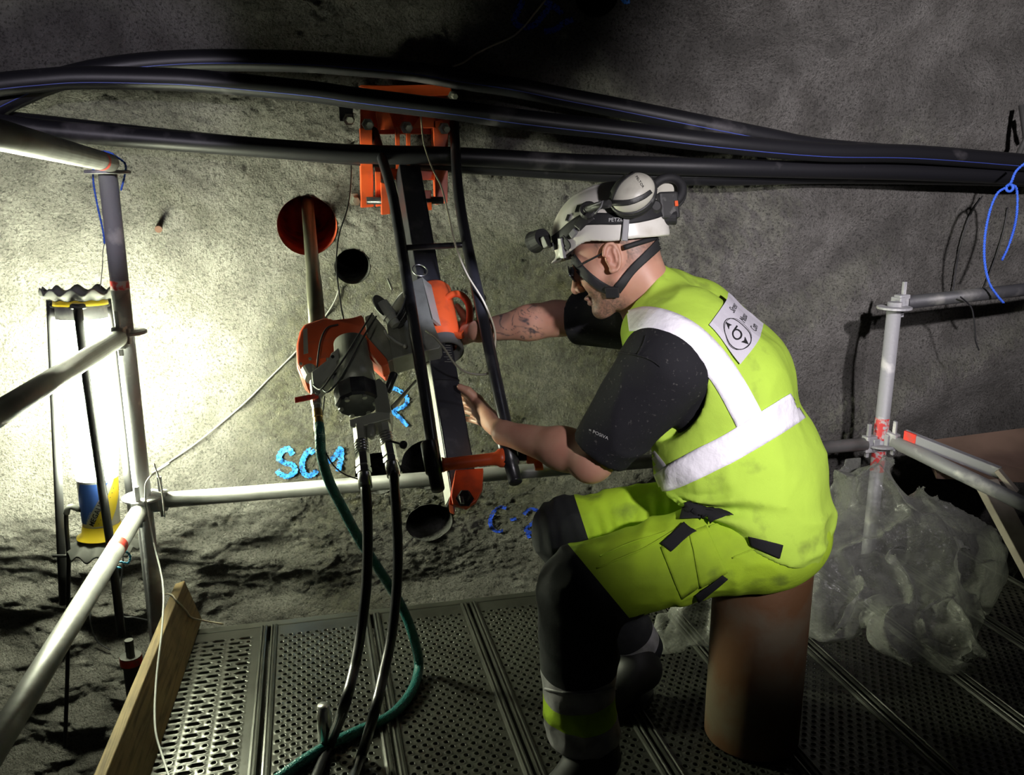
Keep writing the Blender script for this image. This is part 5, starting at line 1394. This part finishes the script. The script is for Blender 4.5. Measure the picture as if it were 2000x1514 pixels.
# --- back label, lettering
LAB = cloth_mat('pale_grey_label', (.58, .56, .62)); INK = mat('black_ink', (.012, .012, .014), .7); DINK = mat('grey_ink', (.045, .045, .05), .7); WINK = mat('white_ink', (.6, .6, .6), .7)
lc = shot(VB, 1431, 650, 0)
if lc is not None:
    a_, b_ = shot(VB, 1400, 634, 0), shot(VB, 1450, 694, 0)
    c_ = shot(VB, 1440, 626, 0)
    t1 = nrm(a_-b_)                      # up along the back
    hn = VB.find_nearest(V(lc)); nl = np.array(hn[1]); nl = nl if nl@_ray(1424, 648) < 0 else -nl
    t1 = nrm(t1-nl*(t1@nl)); t2 = np.cross(t1, nl); t2 = t2 if t2@RT > 0 else -t2
    def lab_pt(x, y, off):
        """x across the back to his right, y up the spine"""
        p = lc+t2*x*1.5+t1*y
        h = VB.ray_cast(V(p+nl*.08), V(-nl))
        if h[0] is None or (np.array(h[0])-p)@nl < -.09: return None
        nn = np.array(h[1]); nn = nn if nn@nl > 0 else -nn
        z_ = (np.array(h[0])-p)@nl
        return p+nl*(z_*(.60 if z_ < 0 else 1)+.0015+off)
    def lab_mesh(name, v2, fs_, mt, off, parent=VEST):
        P_ = [lab_pt(x, y, off) for x, y in v2]; mb = MB()
        ok = {i: mb.bm.verts.new(p) for i, p in enumerate(P_) if p is not None}
        for f_ in fs_:
            if all(i in ok for i in f_):
                try: mb.bm.faces.new([ok[i] for i in f_]).smooth = False
                except ValueError: pass
        bmesh.ops.delete(mb.bm, geom=[v for v in mb.bm.verts if not v.link_faces], context='VERTS')
        return mb.build(name, mt, parent)
    n_ = 14; x0, x1, y0, y1 = -.038, .105, -.052, .052
    v2 = [(x0+(x1-x0)*i/n_, y0+(y1-y0)*j/n_) for i in range(n_+1) for j in range(n_+1)]
    LO = lab_mesh('back_label', v2, [(i*(n_+1)+j, (i+1)*(n_+1)+j, (i+1)*(n_+1)+j+1, i*(n_+1)+j+1) for i in range(n_) for j in range(n_)], LAB, .0022)
    LO['label'] = 'pale label with round sigma emblem and the words Stress Measu Com'
    def ring2(cx, cy, rx, ry, w_, n=48, a0=0, a1=2*math.pi):
        v, fs_ = [], []
        for k in range(n+1):
            a = a0+(a1-a0)*k/n
            v += [(cx+rx*math.cos(a), cy+ry*math.sin(a)), (cx+(rx-w_)*math.cos(a), cy+(ry-w_)*math.sin(a))]
        return v, [(2*k, 2*k+2, 2*k+3, 2*k+1) for k in range(n)]
    em = []
    em.append(ring2(.000, -.006, .031, .036, .0016)); em.append(ring2(.0015, -.007, .0345, .0335, .0007))
    em.append(ring2(.000, -.008, .0125, .0115, .0034)); em.append(([(.000, .0035), (.000, .0000), (.017, .0000), (.017, .0035)], [(0, 1, 2, 3)]))
    em.append(([(-.0005, .0275), (-.0075, .0120), (.000, .0155), (.0075, .0120)], [(0, 1, 2), (0, 2, 3)]))
    em.append(([(-.0005, -.0395), (-.0075, -.0240), (.000, -.0275), (.0075, -.0240)], [(0, 1, 2), (0, 2, 3)]))
    for v, fs_ in em:
        o = lab_mesh('emblem', v, fs_, INK, .0034, VEST)
    for s_, y_, x_ in (('Stress', .022, .037), ('Measu', -.010, .040), ('Com', -.040, .042)):
        tv, fs_ = text_mesh(s_, .0235); lab_mesh('lettering', [(x_+a*.62, y_+b__) for a, b__ in tv], fs_, DINK, .0034)
# sleeve print
SB = bvh_of(TSH)
tv, fs_ = text_mesh('= POSIVA', 1.0)
mb = MB(); W_ = tv[:, 0].max(); vs_ = []
for x, y in tv:
    px, py = 1150+38*x/W_+y*2.0, 842+17*x/W_-y*8.5
    p = shot(SB, px, py, .0015); vs_.append(None if p is None else mb.bm.verts.new(p))
for f_ in fs_:
    if all(vs_[i] is not None for i in f_):
        try: mb.bm.faces.new([vs_[i] for i in f_])
        except ValueError: pass
mb.build('sleeve_lettering', WINK, TSH)
ribbon('sleeve_seam', [(1188, 690), (1215, 690), (1250, 695), (1275, 705), (1290, 716)], 2.5, SB, SHIRT, TSH, off=.002, nw=2)
ribbon('sleeve_seam', [(1262, 656), (1256, 675), (1246, 694)], 2.5, SB, SHIRT, TSH, off=.002, nw=2)

# --- helmet
HWHITE = mat('white_helmet_plastic', (.74, .72, .66), .32, 0, bump=(60, .05, .001), var=(20, (.60, .57, .50), .52, .75, 8))
MUFF = mat('cream_ear_muff', (.60, .585, .50), .4, 0, var=(26, (.44, .42, .36), .55, .75, 8))
DKP = mat('dark_dusty_plastic', (.030, .030, .030), .5, 0, bump=(60, .3, .001), var=(40, (.13, .13, .125), .58, .72, 8))
GCL = mat('grey_clip', (.22, .22, .23), .45)
wF = camv(-.905, -.19, .38); wU = nrm(hU-wF*(hU@wF)); wL = np.cross(wU, wF); WAX = np.stack([wF, wL, wU])
def helm(P):
    q = (P-HO)@WAX.T; x, y, z = q[..., 0], q[..., 1], q[..., 2]
    I3 = np.eye(3)
    d = elli(q, (.004, 0, .062), I3, (.134, .108, .104))
    # central ridges along the crown
    d = d-.0035*np.clip(1-np.abs(np.abs(y)-.030)/.012, 0, 1)*np.clip((z-.10)*20, 0, 1)-.003*np.clip(1-np.abs(y)/.010, 0, 1)*np.clip((z-.10)*20, 0, 1)
    # flared lower edge
    d = d-.009*np.clip((.062-z)*22, 0, 1)**2
    # visor
    d = sm(d, elli(q, (.128, 0, .026), np.array([[.93, 0, -.36], [0, 1, 0], [.36, 0, .93]]), (.030, .062, .006)), .012)
    inner = elli(q, (.004, 0, .058), I3, (.128, .102, .100))
    d = smax(d, -inner, .003)
    rim = .028+.016*np.exp(-((x-.035)/.045)**2)-.014*np.clip((-x-.05)*12, 0, 1)-.010*np.clip((x-.09)*14, 0, 1)
    return smax(d, rim-z, .004)
lo, hi = bounds([hl(.17, .12, .18), hl(.17, -.12, 0), hl(-.15, .12, 0), hl(-.15, -.12, .18), hl(-.15, .12, .18), hl(.17, .12, 0)], .02)
HEL = put('helmet', sdf_mesh('helmet', helm, lo, hi, .0034), HWHITE, MAN)
HB = bvh_of(HEL); HHB = bvh_of(HEL, MAN)
bl = [hl(.006+.115*math.cos(a)*.90, .094*math.sin(a), .044+.022*math.exp(-((.1*math.cos(a)-.012)/.055)**2)) for a in np.linspace(0, 2*math.pi, 48, endpoint=False)]
m = MB(); m.tube(bl, .0050, 8, closed=True); m.build('head_band', STRAP, HEL)
bl = [hl(.006-.102*math.cos(a), .086*math.sin(a), .010-.010*math.cos(a)) for a in np.linspace(-1.12, 1.12, 30)]
m = MB(); m.tube(bl, .0060, 8); m.build('nape_band', STRAP, HEL)
ribbon('lamp_strap', [(1082, 470, 16), (1100, 458, 18), (1120, 442, 20), (1142, 430, 22), (1172, 428, 22), (1205, 428, 22), (1240, 424, 24), (1270, 418, 24), (1288, 412, 24)], 20, HB, STRAP, HEL, off=.0035)
ribbon('lamp_strap', [(1100, 462, 9), (1112, 478, 10), (1108, 486, 9)], 9, HB, STRAP, HEL, off=.004)
def sbox(name, px, py, hw, hh, ang, mt, par, th=.006, off=.004, bvh=None):
    p = shot(bvh or HB, px, py, off)
    if p is None: print('miss', name, px, py); return
    h = (bvh or HB).find_nearest(V(p)); n_ = np.array(h[1]); n_ = n_ if n_@_ray(px, py) < 0 else -n_
    a = math.radians(ang); u = RT*math.cos(a)+UP*math.sin(a); u = nrm(u-n_*(u@n_)); v_ = np.cross(n_, u); s_ = 1.9/F
    m = MB(); m.box(p, u, v_, n_, hw*s_, hh*s_, th, .0015); return m.build(name, mt, par)
sbox('vent', 1130, 408, 6, 8, -20, BLKM, HEL, .002, .0005); sbox('vent', 1110, 426, 5, 7, -20, BLKM, HEL, .002, .0005)
sbox('strap_clip', 1221, 448, 6, 22, -4, GCL, HEL, .004); sbox('strap_clip', 1100, 484, 6, 20, 10, GCL, HEL, .004); sbox('strap_clip', 1122, 456, 8, 6, 35, GCL, HEL, .004)
sbox('strap_buckle', 1085, 480, 7, 8, 15, DKP, HEL, .005)
tv, fs_ = text_mesh('PETZL', 1.0); mb = MB(); W_ = tv[:, 0].max(); vs_ = []
for x, y in tv:
    p = shot(HB, 1189+27*x/W_, 434-y*10-1.5*x/W_, .0052); vs_.append(None if p is None else mb.bm.verts.new(p))
for f_ in fs_:
    if all(vs_[i] is not None for i in f_):
        try: mb.bm.faces.new([vs_[i] for i in f_])
        except ValueError: pass
mb.build('strap_lettering', WINK, HEL)
# ear muffs swung up on their arms
def muff(c_, ax, up, r, long, name, label=None):
    ax = nrm(ax); up = nrm(np.asarray(up)-ax*(np.asarray(up)@ax)); sd_ = np.cross(up, ax)
    A3 = np.stack([ax, sd_, up])
    def fn(P):
        d = elli(P, c_, A3, (.034, r, long)); return smax(d, -((P-c_)@ax)-.004, .006)
    lo, hi = c_-.08, c_+.08
    o = put(name, sdf_mesh(name, fn, lo, hi, .0030), MUFF, HEL)
    if label: o['label'] = label
    m = MB(); pts = [c_-ax*.004+(sd_*math.cos(a)*r+up*math.sin(a)*long)*.98 for a in np.linspace(0, 2*math.pi, 40, endpoint=False)]
    m.tube(pts, .0055, 8, closed=True); m.build('muff_rim', DKP, o)
    pts = [c_-ax*.018+(sd_*math.cos(a)*r+up*math.sin(a)*long)*.82 for a in np.linspace(0, 2*math.pi, 40, endpoint=False)]
    m = MB(); m.tube(pts, .011, 10, closed=True); m.build('muff_cushion', STRAP, o)
    return o, A3
mc = at(1236, 378, 1.800)
MUF, MA = muff(mc, camv(-.22, .30, -.90), camv(.72, .62, 0), .042, .050, 'ear_muff')
MBV = bvh_of(MUF)
ribbon('muff_frame', [(1184, 420, 16), (1190, 392, 16), (1204, 362, 15), (1222, 345, 12), (1238, 336, 10)], 14, MBV, DKP, MUF, off=.003)
ribbon('muff_frame', [(1190, 394, 10), (1206, 396, 11), (1232, 394, 10), (1256, 384, 9), (1270, 374, 7)], 9, MBV, DKP, MUF, off=.003)
tv, fs_ = text_mesh('PELTOR', 1.0); mb = MB(); W_ = tv[:, 0].max(); vs_ = []
for x, y in tv:
    p = shot(MBV, 1241+14*x/W_+y*5, 346+22*x/W_-y*4, .0012); vs_.append(None if p is None else mb.bm.verts.new(p))
for f_ in fs_:
    if all(vs_[i] is not None for i in f_):
        try: mb.bm.faces.new([vs_[i] for i in f_])
        except ValueError: pass
mb.build('muff_lettering', INK, MUF)
mc2 = at(1300, 382, 1.99); muff(mc2, -camv(-.10, .25, -.95), camv(.72, .62, 0), .040, .048, 'ear_muff')
pv = shot(HB, 1152, 414, .010); n_ = camv(-.3, .2, -.93)
m = MB(); m.lathe(pv-n_*.012, n_, [(0, .020), (.014, .020), (.018, .016), (.018, .010), (.022, .008)], 20, smooth=False); m.build('muff_pivot', DKP, HEL)
m = MB(); a_, b_ = pv+n_*.004, at(1190, 398, 1.775); m.tube([a_, (a_+b_)/2+n_*.004, b_], .0085, 10); m.build('muff_arm', DKP, HEL)
m = MB(); m.tube([pv+n_*.012, at(1172, 396, 1.765), at(1178, 392, 1.765), at(1174, 404, 1.765), at(1162, 418, 1.770)], .0018, 6); m.build('wire_clip', GCL, HEL)
ribbon('muff_band', [(1130, 446, 16), (1142, 432, 20), (1156, 420, 24)], 20, HB, DKP, HEL, off=.006)
# battery box at the back, lamp at the front
p = at(1300, 405, 1.885); m = MB(); m.box(p, camv(.95, .1, .3), camv(-.1, 1, 0), camv(.3, .1, -.95), .024, .030, .022, .006); BATT = m.build('battery_box', DKP, HEL)
m = MB(); m.lathe(at(1308, 425, 1.88), camv(1, -.05, -.2), [(-.012, .012), (-.012, .016), (.014, .016), (.016, .012)], 14, smooth=False); m.build('battery_knob', STRAP, BATT)
m = MB(); m.box(at(1320, 398, 1.868), camv(.95, .1, .3), camv(-.1, 1, 0), camv(.3, .1, -.95), .004, .006, .004, .001); m.build('orange_mark', ORNG, BATT)
m = MB(); m.lathe(at(1278, 405, 1.85), camv(.2, .1, -1), [(-.015, .016), (.006, .016), (.012, .010)], 16, smooth=False); m.build('battery_hinge', DKP, BATT)
lpz = at(1050, 470, 1.955); laim = nrm(rp(855, 570, .08)-lpz)
m = MB(); m.lathe(lpz-laim*.022, laim, [(0, .012), (.0, .022), (.026, .024), (.036, .026), (.038, .021)], 20, smooth=False); HLP = m.build('head_lamp', STRAP, HEL)
m = MB(); m.lathe(lpz+laim*.0165, laim, [(0, .0001), (0, .0205)], 20, cap=False); LENS = bpy.data.materials.new('lamp_lens'); LENS.use_nodes = True
b = LENS.node_tree.nodes['Principled BSDF']; b.inputs['Emission Color'].default_value = (.78, .80, 1, 1); b.inputs['Emission Strength'].default_value = 20
m.build('lamp_lens', LENS, HLP)
m = MB(); m.box(lpz-laim*.026-hU*.012, laim, hL, hU, .010, .018, .014, .003); m.build('lamp_bracket', DKP, HLP)
hlo = spot('head_lamp_beam', tuple(lpz+laim*.03), tuple(rp(866, 590, .05)), 9.0, 34, .6, (.76, .78, 1.0), .01)
# chin straps, glasses
ribbon('chin_strap', [(1118, 500, 17), (1130, 518, 17), (1148, 538, 17), (1168, 554, 17), (1190, 566, 18), (1200, 570, 18)], 17, HHB, STRAP, HEL, off=.0045)
ribbon('chin_strap', [(1204, 566, 16), (1218, 548, 16), (1238, 524, 16), (1258, 504, 17), (1276, 486, 18), (1288, 473, 18)], 16, HHB, STRAP, HEL, off=.0045)
sbox('chin_buckle', 1197, 568, 13, 11, 10, STRAP, HEL, .005, .007, HHB)
GLASS = mat('dark_lens', (.012, .012, .014), .12, 0)
gl = [hl(.104-.30*y*y*10*.1*10, y, .004) for y in np.linspace(-.062, .062, 15)]
mb = MB(); vs_ = []
for p in gl:
    for h_ in (-.019, 0, .019): vs_.append(mb.bm.verts.new(p+hU*h_+hF*(.012-.006*abs(h_)/.019)))
for i in range(14):
    for k in (0, 1): mb.bm.faces.new([vs_[i*3+k], vs_[i*3+k+1], vs_[(i+1)*3+k+1], vs_[(i+1)*3+k]]).smooth = True
G = mb.build('safety_glasses', GLASS, MAN); sd = G.modifiers.new('thickness', 'SOLIDIFY'); sd.thickness = .002
m = MB(); m.tube(smooth_path([hl(.080, .064, .012), hl(.05, .073, .013), hl(.015, .079, .014), hl(.0, .080, .016)], 5), .0020, 8); m.build('temple_arm', STRAP, G)

# twine over the toe board
BB = bvh_of(bpy.data.objects['toe_board'])
P = [atY(312, 1160, 2.53)]+[p for p in (shot(BB, *q_, .004) for q_ in ((329, 1159), (335, 1164), (343, 1174), (352, 1184), (361, 1194), (367, 1203))) if p is not None]+[atY(378, 1208, 2.47), atY(405, 1214, 2.49), atY(436, 1219, 2.50)]
tag(MB().tube(smooth_path(P, 6), .0026, 8).build('twine', TWINE), 'white twine tied around the end of the toe board', 'string')

# ------------------------------------------------------------------ plastic sheeting heap
FILM = bpy.data.materials.new('clear_film'); FILM.use_nodes = True
nt = FILM.node_tree; b = nt.nodes['Principled BSDF']; b.inputs['Base Color'].default_value = (.27, .275, .25, 1); b.inputs['Roughness'].default_value = .16
lw = nt.nodes.new('ShaderNodeLayerWeight'); lw.inputs[0].default_value = .45; am = nt.nodes.new('ShaderNodeMapRange'); am.inputs[3].default_value = .16; am.inputs[4].default_value = .92; nt.links.new(lw.outputs['Facing'], am.inputs[0]); nt.links.new(am.outputs[0], b.inputs['Alpha']); b.inputs['Specular IOR Level'].default_value = .6
tc = nt.nodes.new('ShaderNodeTexCoord'); n = nt.nodes.new('ShaderNodeTexNoise'); n.inputs['Scale'].default_value = 22; n.inputs['Detail'].default_value = 6; n.inputs['Distortion'].default_value = 1.2
nt.links.new(tc.outputs['Object'], n.inputs['Vector']); bp = nt.nodes.new('ShaderNodeBump'); bp.inputs['Strength'].default_value = .6; bp.inputs['Distance'].default_value = .02
nt.links.new(n.outputs[0], bp.inputs['Height']); nt.links.new(bp.outputs[0], b.inputs['Normal'])
def film(name, blobs, label, seed):
    def fn(P):
        d = None
        for (a_, c_, r0, r1) in blobs:
            x = caps(P, a_, c_, r0, r1); d = x if d is None else sm(d, x, .05)
        x, y, z = P[..., 0], P[..., 1], P[..., 2]
        wx = x+.06*vnoise(x*6, y*6, z*6+seed); wz = z+.06*vnoise(x*6+9, y*6, z*6+seed)
        r_ = (1-np.abs(vnoise(wx*9+seed, y*9, wz*5)))**3
        r2 = (1-np.abs(vnoise(wx*20+wz*9+seed, y*20, wz*14)))**3
        d = d+.016-.046*r_-.010*r2
        return smax(d, .006-z, .006)
    lo, hi = bounds([p for q_ in blobs for p in q_[:2]], .22)
    return tag(put(name, sdf_mesh(name, fn, lo, hi, .0085), FILM), label, 'plastic sheet')
film('plastic_sheeting', [(at(1700, 960, 2.55), at(1730, 1010, 2.55), .085, .10), (at(1690, 1060, 2.55), at(1780, 1080, 2.55), .13, .15), (at(1800, 1075, 2.5), at(1890, 1110, 2.5), .13, .11),
                          (at(1640, 1090, 2.5), at(1615, 1180, 2.42), .10, .08), (at(1715, 1150, 2.4), at(1738, 1240, 2.25), .06, .065), (at(1800, 1160, 2.4), at(1850, 1240, 2.25), .10, .075)], 'large crumpled heap of clear plastic sheeting beside the short post', 1.7)
film('plastic_sheeting', [(at(1300, 1222, 2.36), at(1372, 1215, 2.36), .045, .05)], 'small fold of clear plastic sheeting behind the man\'s legs', 5.1)
